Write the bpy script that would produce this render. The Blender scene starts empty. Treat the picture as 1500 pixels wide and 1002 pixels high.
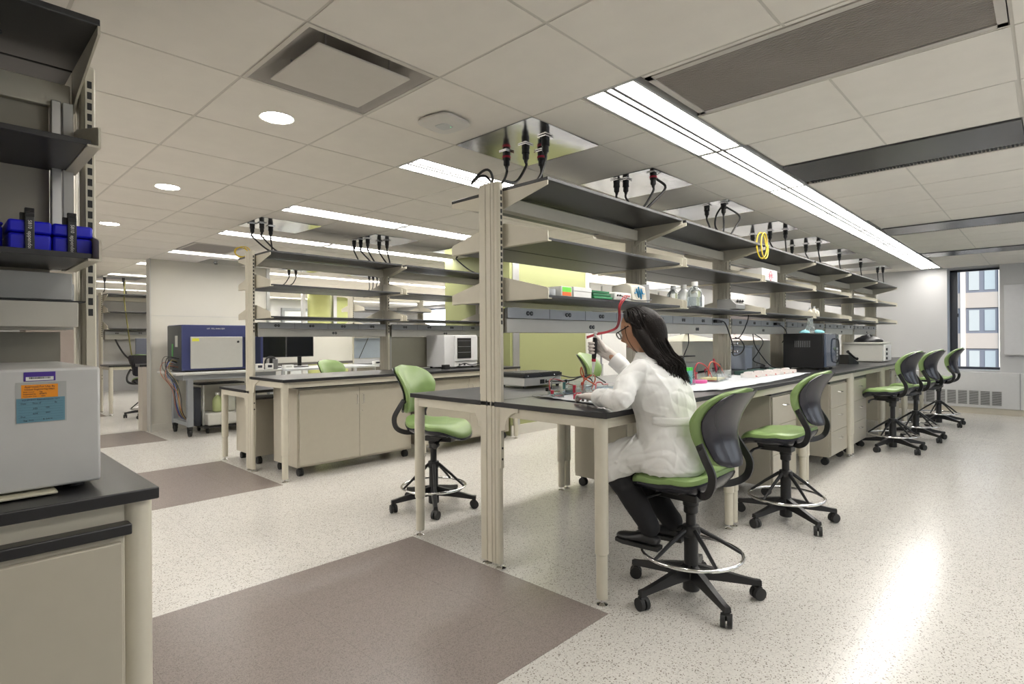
import bpy, bmesh, math, random
from mathutils import Vector, Matrix
random.seed(7)
PI = math.pi
scn = bpy.context.scene
COL = scn.collection

# ------------------------------------------------------------------ camera, world, sun, exposure
CAM_H = 1.2595; YAW = 0.763; FPX = 826.7; ROLL = -0.0061; CEIL = 2.408
cam_d = bpy.data.cameras.new('camera'); cam = bpy.data.objects.new('camera', cam_d); COL.objects.link(cam)
fw = Vector((math.cos(YAW), math.sin(YAW), 0)); rt = Vector((math.sin(YAW), -math.cos(YAW), 0)); up = Vector((0, 0, 1))
r2 = rt * math.cos(ROLL) + up * math.sin(ROLL) ; u2 = up * math.cos(ROLL) - rt * math.sin(ROLL)
M = Matrix((r2, u2, -fw)).transposed().to_4x4(); M.translation = Vector((0, 0, CAM_H))
cam.matrix_world = M
cam_d.sensor_width = 36; cam_d.lens = FPX / 1500 * 36; cam_d.shift_y = -4.4 / 1500; cam_d.clip_start = .02; cam_d.clip_end = 200
scn.camera = cam
w = bpy.data.worlds.new('world'); scn.world = w; w.use_nodes = True
bg = w.node_tree.nodes['Background']
sky = w.node_tree.nodes.new('ShaderNodeTexSky'); sky.sky_type = 'NISHITA'; sky.sun_disc = False
sky.sun_elevation = math.radians(42); sky.sun_rotation = math.radians(200); sky.air_density = 1.0; sky.dust_density = 1.5
w.node_tree.links.new(sky.outputs[0], bg.inputs[0]); bg.inputs[1].default_value = 0.14
sl = bpy.data.lights.new('sun', 'SUN'); sl.energy = 1.1; sl.angle = .01; sl.color = (1, .95, .86)
so = bpy.data.objects.new('sun', sl); COL.objects.link(so); so.rotation_euler = Vector((.75, .30, -.62)).to_track_quat('-Z', 'Y').to_euler(); so.location = (0, 0, 20)
scn.view_settings.view_transform = 'Standard'; scn.view_settings.look = 'None'; scn.view_settings.gamma = 1
scn.view_settings.use_curve_mapping = False
scn.view_settings.exposure = 1.78
LAMP = 6.0      # emission of the ceiling troffers
CAN = 20.0
SIDE = 0.5

# ------------------------------------------------------------------ materials
MAT = {}
def mat(name, rgb, rough=.5, metal=0, spec=.5, noise=0, nscale=20, bump=0, bscale=200, coat=0, emit=None, trans=0, alpha=1, rgb2=None, sheen=0, ior=None):
    if name in MAT: return MAT[name]
    m = bpy.data.materials.new(name); m.use_nodes = True; nt = m.node_tree; N = nt.nodes; b = N['Principled BSDF']
    b.inputs['Roughness'].default_value = rough; b.inputs['Metallic'].default_value = metal
    b.inputs['Specular IOR Level'].default_value = spec; b.inputs['Coat Weight'].default_value = coat
    b.inputs['Transmission Weight'].default_value = trans; b.inputs['Alpha'].default_value = alpha
    if ior: b.inputs['IOR'].default_value = ior
    b.inputs['Coat Roughness'].default_value = .08
    if sheen: b.inputs['Sheen Weight'].default_value = sheen
    tc = N.new('ShaderNodeTexCoord')
    nz = N.new('ShaderNodeTexNoise'); nz.inputs['Scale'].default_value = nscale; nz.inputs['Detail'].default_value = 4
    nt.links.new(tc.outputs['Object'], nz.inputs['Vector'])
    mx = N.new('ShaderNodeMix'); mx.data_type = 'RGBA'
    c = tuple(rgb) + (1,); k = noise if noise else .04
    mx.inputs['A'].default_value = tuple(max(0, v * (1 - k)) for v in rgb) + (1,)
    mx.inputs['B'].default_value = (tuple(rgb2) if rgb2 else tuple(min(1, v * (1 + k)) for v in rgb)) + (1,)
    nt.links.new(nz.outputs['Fac'], mx.inputs['Factor']); nt.links.new(mx.outputs['Result'], b.inputs['Base Color'])
    if bump:
        n2 = N.new('ShaderNodeTexNoise'); n2.inputs['Scale'].default_value = bscale; n2.inputs['Detail'].default_value = 3
        nt.links.new(tc.outputs['Object'], n2.inputs['Vector'])
        bp = N.new('ShaderNodeBump'); bp.inputs['Strength'].default_value = bump; bp.inputs['Distance'].default_value = .004
        nt.links.new(n2.outputs['Fac'], bp.inputs['Height']); nt.links.new(bp.outputs['Normal'], b.inputs['Normal'])
    if emit:
        b.inputs['Emission Color'].default_value = (tuple(emit[0]) + (1,)); b.inputs['Emission Strength'].default_value = emit[1]
    MAT[name] = m
    return m
cream = mat('cream_metal', (.60, .565, .465), .42)
cream_d = mat('cream_cabinet', (.50, .465, .38), .34)
greyM = mat('grey_strip', (.36, .37, .38), .4, metal=.3)
alu = mat('brushed_aluminium', (.55, .55, .55), .35, metal=.9)
chrome = mat('chrome', (.8, .8, .8), .08, metal=1)
steel = mat('mirror_steel', (.74, .74, .75), .14, metal=1, bump=.35, bscale=5)
black = mat('black_epoxy', (.016, .016, .018), .32, noise=.15, nscale=60, bump=.04, bscale=400)
shelfM = mat('charcoal_shelf', (.030, .030, .032), .38, noise=.1, nscale=50, bump=.05, bscale=300)
blkp = mat('black_plastic', (.012, .012, .013), .38)
rubber = mat('rubber', (.02, .02, .02), .6)
green = mat('green_vinyl', (.235, .35, .125), .36, noise=.05, nscale=6, bump=.08, bscale=700)
shell = mat('dark_shell', (.018, .018, .026), .24)
white = mat('white_plastic', (.78, .78, .76), .35)
whitew = mat('white_wall', (.50, .50, .50), .6, noise=.02, nscale=3, bump=.03, bscale=250)
creamw = mat('cream_wall', (.62, .60, .53), .55, noise=.02, nscale=3, bump=.03, bscale=250)
greenw = mat('green_wall', (.32, .34, .155), .55, noise=.03, nscale=3, bump=.03, bscale=250)
yelloww = mat('yellow_wall', (.40, .42, .16), .5, noise=.03)
tileM = mat('ceiling_tile', (.80, .765, .70), .85, noise=.05, nscale=8, bump=.25, bscale=900)
barM = mat('ceiling_bar', (.60, .57, .51), .5)
dark = mat('dark_void', (.02, .02, .02), .6)
glassM = mat('clear_plastic', (.9, .95, .95), .05, trans=.92, ior=1.3)
bottleM = mat('bottle_plastic', (.85, .87, .87), .2, trans=.6, ior=1.3)
redM = mat('red_plastic', (.45, .02, .05), .35)
redc = mat('red_cable', (.38, .02, .03), .4)
orangec = mat('orange_cable', (.50, .08, .03), .4)
yel = mat('yellow_cable', (.75, .55, .03), .4)
blueb = mat('blue_box', (.01, .012, .62), .32, noise=.08, nscale=30)
paper = mat('white_paper', (.60, .62, .645), .8, bump=.2, bscale=60)
lampM = mat('lamp_diffuser', (.9, .9, .9), .4, emit=((1, .96, .905), LAMP))
canM = mat('can_lens', (.9, .9, .9), .4, emit=((1, .97, .92), CAN))
winM = mat('daylit_blind', (.9, .9, .95), .6, emit=((.86, .92, 1.0), 1.5))
navy = mat('navy_panel', (.045, .055, .16), .35)
lgrey = mat('light_grey', (.5, .5, .47), .4)
screen = mat('screen_black', (.008, .009, .012), .12)
grey2 = mat('grey_body', (.23, .24, .25), .4)
pink = mat('magenta_plastic', (.75, .12, .35), .3)
gcap = mat('green_cap', (.05, .45, .04), .35)
teal = mat('teal_tube', (.15, .42, .42), .3)
# terrazzo floor
def floor_mat(name, base, dark_, spk, scale, rough):
    m = bpy.data.materials.new(name); m.use_nodes = True; nt = m.node_tree; N = nt.nodes; L = nt.links; b = N['Principled BSDF']
    tc = N.new('ShaderNodeTexCoord')
    v = N.new('ShaderNodeTexVoronoi'); v.inputs['Scale'].default_value = scale; v.feature = 'F1'
    L.new(tc.outputs['Object'], v.inputs['Vector'])
    sep = N.new('ShaderNodeSeparateColor'); L.new(v.outputs['Color'], sep.inputs[0])
    r1 = N.new('ShaderNodeValToRGB'); r1.color_ramp.interpolation = 'CONSTANT'
    e = r1.color_ramp.elements; e[0].position = 0; e[0].color = dark_ + (1,); e[1].position = spk; e[1].color = tuple(x * .82 for x in base) + (1,)
    e2 = e.new(spk * 3); e2.color = base + (1,); e3 = e.new(.88); e3.color = tuple(min(1, x * 1.08) for x in base) + (1,)
    L.new(sep.outputs[0], r1.inputs[0])
    nz = N.new('ShaderNodeTexNoise'); nz.inputs['Scale'].default_value = 1.3; nz.inputs['Detail'].default_value = 5; L.new(tc.outputs['Object'], nz.inputs['Vector'])
    mx = N.new('ShaderNodeMix'); mx.data_type = 'RGBA'; mx.blend_type = 'MULTIPLY'; mx.inputs['Factor'].default_value = .02
    L.new(r1.outputs[0], mx.inputs['A']); L.new(nz.outputs['Fac'], mx.inputs['B'])
    # faint tile joints 0.61 m
    br = N.new('ShaderNodeTexBrick'); br.offset = 0; br.inputs['Scale'].default_value = 1; br.inputs['Mortar Size'].default_value = .0012
    br.inputs['Brick Width'].default_value = .61; br.inputs['Row Height'].default_value = .61; br.inputs['Mortar Smooth'].default_value = 0
    br.inputs['Color1'].default_value = (1, 1, 1, 1); br.inputs['Color2'].default_value = (.97, .97, .97, 1); br.inputs['Mortar'].default_value = (.8, .8, .8, 1)
    L.new(tc.outputs['Object'], br.inputs['Vector'])
    m2 = N.new('ShaderNodeMix'); m2.data_type = 'RGBA'; m2.blend_type = 'MULTIPLY'; m2.inputs['Factor'].default_value = 1
    L.new(mx.outputs['Result'], m2.inputs['A']); L.new(br.outputs['Color'], m2.inputs['B'])
    L.new(m2.outputs['Result'], b.inputs['Base Color'])
    n3 = N.new('ShaderNodeTexNoise'); n3.inputs['Scale'].default_value = 2.5; n3.inputs['Detail'].default_value = 2; L.new(tc.outputs['Object'], n3.inputs['Vector'])
    mr = N.new('ShaderNodeMapRange'); mr.inputs['To Min'].default_value = rough - .02; mr.inputs['To Max'].default_value = rough + .03
    L.new(n3.outputs['Fac'], mr.inputs['Value']); L.new(mr.outputs['Result'], b.inputs['Roughness'])
    b.inputs['Specular IOR Level'].default_value = .28
    bp = N.new('ShaderNodeBump'); bp.inputs['Strength'].default_value = .05; bp.inputs['Distance'].default_value = .002
    n4 = N.new('ShaderNodeTexNoise'); n4.inputs['Scale'].default_value = 5; L.new(tc.outputs['Object'], n4.inputs['Vector'])
    return m
floorM = floor_mat('terrazzo_floor', (.60, .58, .54), (.22, .19, .165), .07, 230, .20)
mauveM = floor_mat('mauve_floor', (.285, .245, .225), (.20, .17, .15), .10, 330, .24)

# ------------------------------------------------------------------ mesh helpers
def inv_world(p):
    m = Matrix.Identity(4); ch = []
    while p: ch.append(p); p = p.parent
    for q in reversed(ch): m = m @ q.matrix_basis
    return m.inverted()
class MB:
    def __init__(s): s.v = []; s.f = []
    def add(s, vs, fs):
        o = len(s.v); s.v += [Vector(x) for x in vs]; s.f += [tuple(i + o for i in f) for f in fs]; return s
    def box(s, x0, x1, y0, y1, z0, z1):
        return s.add([(x, y, z) for z in (z0, z1) for y in (y0, y1) for x in (x0, x1)], [(0, 2, 3, 1), (4, 5, 7, 6), (0, 1, 5, 4), (2, 6, 7, 3), (0, 4, 6, 2), (1, 3, 7, 5)])
    def obox(s, c, size, rot=None, rz=0):
        R = rot if rot else Matrix.Rotation(rz, 3, 'Z'); c = Vector(c); a, b, d = size[0] / 2, size[1] / 2, size[2] / 2
        return s.add([c + R @ Vector((x, y, z)) for z in (-d, d) for y in (-b, b) for x in (-a, a)], [(0, 2, 3, 1), (4, 5, 7, 6), (0, 1, 5, 4), (2, 6, 7, 3), (0, 4, 6, 2), (1, 3, 7, 5)])
    def prism(s, pts, vec):
        n = len(pts); vec = Vector(vec); a = [Vector(p) for p in pts]
        return s.add(a + [p + vec for p in a], [tuple(range(n))[::-1], tuple(range(n, 2 * n))] + [(i, (i + 1) % n, (i + 1) % n + n, i + n) for i in range(n)])
    def cyl(s, p0, p1, r0, r1=None, n=14):
        return s.tube([p0, p1], [r0, r0 if r1 is None else r1], n)
    def tube(s, pts, r, n=8, closed=False):
        P = [Vector(p) for p in pts]; R = r if isinstance(r, (list, tuple)) else [r] * len(P); m = len(P)
        t0 = (P[1] - P[0]).normalized(); a = t0.orthogonal().normalized(); vs = []; prev = t0
        for i in range(m):
            if closed: t = (P[(i + 1) % m] - P[i - 1]).normalized()
            else: t = (P[min(i + 1, m - 1)] - P[max(i - 1, 0)]).normalized()
            q = prev.rotation_difference(t); a = (q @ a); a = (a - t * a.dot(t)).normalized(); prev = t; b = t.cross(a)
            for k in range(n):
                g = 2 * PI * k / n; vs.append(P[i] + (a * math.cos(g) + b * math.sin(g)) * R[i])
        fs = []
        for i in range(m - 1 + (1 if closed else 0)):
            j = (i + 1) % m
            for k in range(n): fs.append((i * n + k, i * n + (k + 1) % n, j * n + (k + 1) % n, j * n + k))
        if not closed: fs += [tuple(range(n))[::-1], tuple((m - 1) * n + k for k in range(n))]
        return s.add(vs, fs)
    def lathe(s, c, prof, n=20, axis=None):
        c = Vector(c); vs = []; m = len(prof); Q = Vector((0, 0, 1)).rotation_difference(Vector(axis).normalized()) if axis else None
        for r, z in prof:
            for k in range(n):
                p = Vector((r * math.cos(2 * PI * k / n), r * math.sin(2 * PI * k / n), z)); vs.append(c + (Q @ p if Q else p))
        fs = [(i * n + k, i * n + (k + 1) % n, (i + 1) * n + (k + 1) % n, (i + 1) * n + k) for i in range(m - 1) for k in range(n)]
        return s.add(vs, fs + [tuple(range(n))[::-1], tuple((m - 1) * n + k for k in range(n))])
    def grid(s, fn, nu, nv, closed_u=False):
        vs = [fn(i / nu, j / nv) for j in range(nv + 1) for i in range(nu + (0 if closed_u else 1))]; W_ = nu if closed_u else nu + 1
        return s.add(vs, [(j * W_ + i, j * W_ + (i + 1) % W_, (j + 1) * W_ + (i + 1) % W_, (j + 1) * W_ + i) for j in range(nv) for i in range(nu)])
    def loft(s, rings):
        n = len(rings[0]); vs = [p for r in rings for p in r]; m = len(rings)
        fs = [(i * n + k, i * n + (k + 1) % n, (i + 1) * n + (k + 1) % n, (i + 1) * n + k) for i in range(m - 1) for k in range(n)]
        return s.add(vs, fs + [tuple(range(n))[::-1], tuple((m - 1) * n + k for k in range(n))])
    def mesh(s, name, m, smooth=True, world=None):
        me = bpy.data.meshes.new(name)
        vs = [world @ v for v in s.v] if world else s.v
        me.from_pydata([tuple(v) for v in vs], [], s.f); me.materials.append(m)
        bm = bmesh.new(); bm.from_mesh(me); bmesh.ops.recalc_face_normals(bm, faces=bm.faces); bm.to_mesh(me); bm.free()
        if smooth:
            me.polygons.foreach_set('use_smooth', [True] * len(me.polygons)); me.set_sharp_from_angle(angle=math.radians(38))
        me.update(); return me
    def build(s, name, m, parent=None, world=False, bevel=0, kind=None, smooth=True, sub=0, label=None):
        me = s.mesh(name, m, smooth, inv_world(parent) if (world and parent) else None)
        o = bpy.data.objects.new(name, me); COL.objects.link(o)
        if parent: o.parent = parent
        if bevel:
            b = o.modifiers.new('bevel', 'BEVEL'); b.width = bevel; b.segments = 2; b.limit_method = 'ANGLE'; b.angle_limit = math.radians(40)
        if sub: q = o.modifiers.new('sub', 'SUBSURF'); q.levels = q.render_levels = sub
        if kind: o['kind'] = kind
        if label: o['label'] = label
        return o
def tag(o, label, cat, group=None, kind=None):
    o['label'] = label; o['category'] = cat
    if group: o['group'] = group
    if kind: o['kind'] = kind
    return o
def thing(name, label, cat, loc=(0, 0, 0), rz=0, group=None):
    o = bpy.data.objects.new(name, None); COL.objects.link(o); o.location = loc; o.rotation_euler = (0, 0, rz); o.empty_display_size = .05
    return tag(o, label, cat, group)
def dup(root, loc, rz=None, label=None, group=None):
    r = root.copy(); COL.objects.link(r); r.location = loc
    if rz is not None: r.rotation_euler = (0, 0, rz)
    if label: r['label'] = label
    if group: r['group'] = group
    for ch in list(root.children):
        c = ch.copy(); COL.objects.link(c); c.parent = r
        for g in list(ch.children):
            d = g.copy(); COL.objects.link(d); d.parent = c
    return r
def box(name, m, parent, *a, bevel=0, world=False, **k): return MB().box(*a).build(name, m, parent, world=world, bevel=bevel, smooth=False if not bevel else True, **k)
def struct(name, mb, m, **k):
    o = mb.build(name, m, **k); o['kind'] = 'structure'; return o
def text(s, size, m, parent, loc, rot, name='lettering', align='CENTER', ext=.0004):
    cu = bpy.data.curves.new(name, 'FONT'); cu.body = s; cu.size = size; cu.align_x = align; cu.align_y = 'CENTER'; cu.extrude = ext; cu.resolution_u = 2
    tmp = bpy.data.objects.new(name, cu); me = bpy.data.meshes.new_from_object(tmp); bpy.data.objects.remove(tmp); bpy.data.curves.remove(cu)
    me.materials.clear(); me.materials.append(m)
    o = bpy.data.objects.new(name, me); COL.objects.link(o); o.parent = parent; o.location = loc; o.rotation_euler = rot; return o
def smoothpts(P, k=6):
    P = [Vector(p) for p in P]; Q = [P[0] + (P[0] - P[1])] + P + [P[-1] + (P[-1] - P[-2])]; out = []
    for i in range(1, len(Q) - 2):
        a, b, c, d = Q[i - 1:i + 3]
        for j in range(k):
            t = j / k; out.append(.5 * ((2 * b) + (c - a) * t + (2 * a - 5 * b + 4 * c - d) * t * t + (3 * b - a - 3 * c + d) * t ** 3))
    out.append(P[-1]); return out
ORD = ['first', 'second', 'third', 'fourth', 'fifth', 'sixth', 'seventh', 'eighth', 'ninth', 'tenth', 'eleventh', 'twelfth']
# ------------------------------------------------------------------ room shell
XW = 11.94
floor = struct('floor', MB().box(-3.5, XW + .2, -2.2, 17.2, -.1, 0), floorM, smooth=False)
for i, (y0, y1, x0) in enumerate([(1.47, 2.96, -1.2), (4.84, 6.30, -1.2), (8.1, 9.25, -1.2), (11.5, 13, -1.2)]):
    MB().box(x0, 2.165 if i < 2 else 2.15, y0, y1, -.01, .0015).build('floor_inlay', mauveM, floor, smooth=False)
# walls
WY0, WY1, WZ0, WZ1 = .60, 1.27, .69, 2.395       # window opening in the far wall
B1, B2 = 12.9, 16.6
wf = MB()
for y0, y1, z0, z1 in [(-2.2, WY0, 0, 2.6), (WY0, WY1, 0, WZ0), (WY0, WY1, WZ1, 2.6), (WY1, 17.2, 0, 2.6)]: wf.box(XW, XW + .48, y0, y1, z0, z1)
struct('wall_far', wf, whitew, smooth=False)
struct('wall_near', MB().box(-3.7, -3.5, -2.2, 17.2, 0, 2.6), whitew, smooth=False)
struct('wall_right', MB().box(-3.7, XW + .24, -2.4, -2.2, 0, 2.6), whitew, smooth=False)
struct('wall_left', MB().box(-3.7, XW + .24, 17.2, 17.4, 0, 2.6), whitew, smooth=False)
struct('baseboard_far', MB().box(XW - .012, XW, -2.2, .36, 0, .10).box(XW - .012, XW, 1.62, 17.2, 0, .10), mat('tan_base', (.50, .46, .38), .5), smooth=False)
# window
win = thing('window_1', 'tall dark-framed window in the far wall looking onto a brick building', 'window', (XW + .40, (WY0 + WY1) / 2, WZ0)); win['kind'] = 'structure'
dk = mat('dark_frame', (.03, .035, .05), .35)
f = MB(); X0, X1 = XW + .38, XW + .46
f.box(X0, X1, WY1 - .10, WY1, WZ0, WZ1).box(X0, X1, WY0, WY1, WZ0, WZ0 + .05).box(X0, X1, WY0, WY1, WZ1 - .03, WZ1)
f.build('window_frame', dk, win, world=True, smooth=False)
MB().box(X0 - .01, X0 + .005, WY1 - .12, WY1 - .10, WZ0 + .9, WZ0 + .96).build('latch', dk, win, world=True, smooth=False)
gl = mat('window_glass', (1, 1, 1), 0, trans=1, ior=1.02)
MB().box(XW + .415, XW + .420, WY0 + .02, WY1 - .10, WZ0 + .05, WZ1 - .03).build('pane', gl, win, world=True, smooth=False)
MB().box(XW + .0, XW + .38, WY0, WY1, WZ0 - .0, WZ0 + .012).build('window_sill', whitew, win, world=True, smooth=False)
# perimeter heating enclosure along the far wall
enc = thing('radiator_cover', 'long white metal heating cover under the window with eight louvred grilles', 'heater', (XW - .05, .2, 0))
b = MB().box(XW - .10, XW - .001, -2.0, 2.1, .10, .675).build('cover_panel', mat('cover_white', (.58, .58, .575), .45), enc, world=True, bevel=.006)
MB().box(XW - .085, XW - .001, -2.0, 2.1, 0, .10).build('plinth', mat('tan_base', (.5, .46, .38)), enc, world=True, smooth=False)
MB().box(XW - .106, XW - .10, .355, .362, .10, .675).build('joint_strip', grey2, enc, world=True, smooth=False)
gy = 1.86
for k in range(10):
    y1 = 1.985 - k * .143; y0 = y1 - .125
    g = MB().box(XW - .107, XW - .10, y0, y0 + .006, .145, .375).box(XW - .107, XW - .10, y1 - .006, y1, .145, .375).box(XW - .107, XW - .10, y0, y1, .145, .151).box(XW - .107, XW - .10, y0, y1, .369, .375)
    for q in range(14):
        z = .158 + q * .0152; g.box(XW - .108, XW - .10, y0, y1, z, z + .006)
    g.build('grille', mat('grille_grey', (.48, .48, .47), .5), enc, world=True, smooth=False)
    MB().box(XW - .103, XW - .0995, y0, y1, .145, .375).build('grille_backing', dark, enc, world=True, smooth=False)
# board on the far wall
bd = thing('whiteboard', 'large white board fixed on the far wall right of the window', 'whiteboard', (XW - .02, 0, 1.5))
MB().box(XW - .055, XW - .005, -1.0, .545, .965, 2.07).build('board_panel', mat('board_white', (.60, .60, .61), .3), bd, world=True, bevel=.004)
MB().box(XW - .058, XW - .0551, -1.0, .545, .955, .972).build('tray_edge', alu, bd, world=True, smooth=False)
# second daylit window high in the far wall, seen above the far benches
for n, (y0, y1, z0, z1) in enumerate([(12.7, 14.1, 1.45, 2.25), (14.3, 15.6, 1.45, 2.25), (6.3, 7.6, 1.1, 2.2)]):
    t = thing('window_%d' % (n + 2), ['blind-covered daylit window beyond the far end of the back benches', 'blind-covered daylit window nearest the far corner of the room', 'blind-covered daylit window behind the far end of the centre bench'][n], 'window', (XW - .02, (y0 + y1) / 2, z0)); t['kind'] = 'structure'
    MB().box(XW - .03, XW - .012, y0, y1, z0, z1).build('blind', winM, t, world=True, smooth=False)
    f = MB().box(XW - .05, XW - .001, y0 - .05, y0, z0 - .05, z1 + .05).box(XW - .05, XW - .001, y1, y1 + .05, z0 - .05, z1 + .05).box(XW - .05, XW - .001, y0, y1, z0 - .05, z0).box(XW - .05, XW - .001, y0, y1, z1, z1 + .05)
    f.build('window_frame', dk, t, world=True, smooth=False)
# daylit windows with translucent blinds in the wall to the right of the photograph
for n in range(4):
    x0 = 2.2 + n * 2.4; x1 = x0 + 1.5
    t = thing('window_%d' % (n + 5), 'daylit blind-covered window in the side wall, %s from the camera end' % ORD[n], 'window', ((x0 + x1) / 2, -2.17, .8)); t['kind'] = 'structure'
    MB().box(x0, x1, -2.19, -2.175, .8, 2.25).build('blind', mat('side_blind', (.85, .87, .92), .6, emit=((.80, .90, 1.0), SIDE)), t, world=True, smooth=False)
    MB().box(x0 - .05, x0, -2.199, -2.15, .75, 2.30).box(x1, x1 + .05, -2.199, -2.15, .75, 2.30).box(x0, x1, -2.199, -2.15, .75, .80).box(x0, x1, -2.199, -2.15, 2.25, 2.30).build('window_frame', dk, t, world=True, smooth=False)
# partition wall with the analyser in front of it
pw = struct('wall_partition', MB().box(2.2, 3.80, 9.05, 9.18, 0, CEIL), creamw, smooth=False)
MB().box(3.80, 3.85, 9.03, 9.2, 0, CEIL).build('end_trim', alu, pw, smooth=False)
MB().box(2.185, 2.2, 9.03, 9.20, 0, CEIL).build('corner_trim', lgrey, pw, smooth=False)
MB().box(2.2, 3.8, 9.046, 9.05, 1.615, 1.62).build('joint_strip', lgrey, pw, smooth=False)
MB().box(2.2, 3.8, 9.046, 9.05, .865, .868).build('joint_strip', lgrey, pw, smooth=False)
struct('baseboard_partition', MB().box(2.17, 3.8, 9.035, 9.049, 0, .10), mat('pale_base', (.60, .58, .52), .5), smooth=False)
lc = thing('low_counter', 'low pale counter unit with a dark top behind the partition wall end', 'counter', (2.3, 9.6, 0))
MB().box(2.13, 3.7, 9.2, 9.42, 0, .90).build('body', mat('beige_lam', (.52, .48, .42), .45), lc, world=True, smooth=False)
MB().box(2.10, 3.7, 9.2, 9.44, .90, .935).build('worktop', black, lc, world=True, bevel=.003)
# green shaft wall
gw = struct('wall_green', MB().box(5.285, 6.93, 5.09, 6.4, 0, CEIL), greenw, smooth=False)
MB().box(5.33, 5.45, 5.075, 5.09, 0, CEIL).build('steel_strip', alu, gw, smooth=False)
MB().box(6.93, 7.0, 5.07, 5.20, 0, CEIL).build('corner_guard', mat('pale_trim', (.66, .65, .6), .4), gw, smooth=False)
struct('baseboard_green', MB().box(5.285, 6.95, 5.07, 5.09, 0, .13), mat('pale_base', (.60, .58, .52), .5), smooth=False)
# distant yellow column and green wall behind the far benches
cy = struct('column_yellow', MB().cyl((6.75, 13.0, 0), (6.75, 13.0, CEIL), .27, n=32), yelloww)
MB().box(7.05, 7.14, 12.85, 13.0, 0, CEIL).build('steel_strip', alu, cy, smooth=False)
MB().box(6.33, 6.40, 13.0, 13.1, 0, CEIL).build('steel_strip', alu, cy, smooth=False)
struct('wall_yellow_green', MB().box(7.3, 8.1, 13.8, 14.4, 0, CEIL), mat('lime_wall', (.36, .39, .15), .5), smooth=False)
dr = thing('door_1', 'grey-framed glazed door in the distant back wall left of the yellow column', 'door', (7.3, 15.6, 0)); dr['kind'] = 'structure'
MB().box(6.95, 7.02, 15.5, 15.6, 0, 2.1).box(7.75, 7.82, 15.5, 15.6, 0, 2.1).box(6.95, 7.82, 15.5, 15.6, 2.1, 2.17).build('door_frame', grey2, dr, world=True, smooth=False)
MB().box(7.02, 7.75, 15.53, 15.57, 0, 2.1).build('door_leaf', mat('pale_door', (.55, .57, .6), .3), dr, world=True, smooth=False)
MB().cyl((7.10, 15.50, 1.0), (7.22, 15.50, 1.0), .012).build('door_handle', chrome, dr, world=True)
struct('wall_back', MB().box(4.0, 9.2, 15.6, 15.75, 0, CEIL), whitew, smooth=False)

# ------------------------------------------------------------------ ceiling
ceil = struct('ceiling', MB().box(-3.7, XW + .24, -2.4, 17.4, CEIL + .10, CEIL + .2), mat('plenum', (.25, .25, .25), .8), smooth=False)
GX, GY, S = 1.5734, 1.3244, .6096
LR = [(1.335, 1.612), (2.885, 3.150), (4.655, 4.925), (6.215, 6.47), (8.0, 8.26), (9.57, 9.83), (11.43, 11.7), (13.0, 13.27), (14.8, 15.07)]   # light rows
XS = 2.183
xg = [GX + S * i for i in range(-9, 18)]
# y lines : zone boundaries follow the light rows
yl = [-2.2, -1.70, -1.11, -.51, .10, .71, 1.318]
yz = [1.628, 1.934, 2.544, 3.154, 3.764, 4.374, 4.984, 5.594, 6.203, 6.813, 7.42, 8.0, 8.26, 8.92, 9.57, 9.83, 10.4, 10.9, 11.43, 11.7, 12.35, 13.0, 13.27, 13.9, 14.8, 15.07, 15.7, 16.3, 17.2]
# zones (x range, y range) filled by fittings instead of tiles
holes = []
for (a, b) in LR: holes.append((XS, XW - .02, a, b))
holes.append((.65, .65 + 8 * .6096, -.75, -.473))
for y in (2.885, 4.66, 6.2, 8.0): holes.append((-3.36, -3.36 + 6 * .6096, y, y + .277))
panels = []
for k in range(8):
    panels.append((XS + 2 * k * S, XS + (2 * k + 1) * S, 1.934, 2.544))
for k in range(4): panels.append((XS + 2 * k * S, XS + (2 * k + 1) * S, 5.30, 5.88))
for k in range(3): panels.append((XS + (2 * k + 1) * S, XS + (2 * k + 2) * S, 8.5, 9.1))
for k in range(2): panels.append((XS + (2 * k) * S, XS + (2 * k + 1) * S, 11.95, 12.5))
for p in panels: holes.append(p)
slots = [(4.0, 4.6, .11, 1.30), (7.05, 7.66, .11, 1.30), (9.55, 10.15, .11, 1.30)]
grilles = [(2.215, 2.77, .11, 1.295), (XS + .02, XS + S, 7.2, 7.9)]
DIF = (.963, 1.573, 1.934, 2.544)
holes += slots + grilles + [DIF]
def clip(cell, hs):
    cells = [cell]
    for h in hs:
        out = []
        for (x0, x1, y0, y1) in cells:
            if h[0] >= x1 - .004 or h[1] <= x0 + .004 or h[2] >= y1 - .004 or h[3] <= y0 + .004: out.append((x0, x1, y0, y1)); continue
            if h[2] > y0: out.append((x0, x1, y0, h[2]))
            if h[3] < y1: out.append((x0, x1, h[3], y1))
            a, b = max(y0, h[2]), min(y1, h[3])
            if h[0] > x0: out.append((x0, h[0], a, b))
            if h[1] < x1: out.append((h[1], x1, a, b))
        cells = [c for c in out if c[1] - c[0] > .03 and c[3] - c[2] > .03]
    return cells
cells = []
ys_left = [-2.2] + [GY + S * j for j in range(-5, 27)]     # regular grid left of the benches (x < XS)
ys_left = sorted(set(round(v, 3) for v in ys_left if -2.2 <= v <= 17.2))
ys_r = yl + [1.335] + yz
for i in range(len(xg) - 1):
    x0, x1 = xg[i], xg[i + 1]
    if x1 <= XS + .01: Y = ys_left
    else: Y = sorted(set([v for v in yl] + yz))
    for j in range(len(Y) - 1):
        if x0 < -3.5 or Y[j + 1] - Y[j] < .02: continue
        cells += clip((x0, min(x1, XW), Y[j], Y[j + 1]), holes)
near = []; far = []
def seen(c):
    x, y = (c[0] + c[1]) / 2, (c[2] + c[3]) / 2
    d = x * math.cos(YAW) + y * math.sin(YAW); r = x * math.sin(YAW) - y * math.cos(YAW)
    return d if (d > .2 and abs(r / d) < 1.05) else None
cells = [c for c in cells]
cells.sort(key=lambda c: seen(c) if seen(c) else 99)
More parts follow.
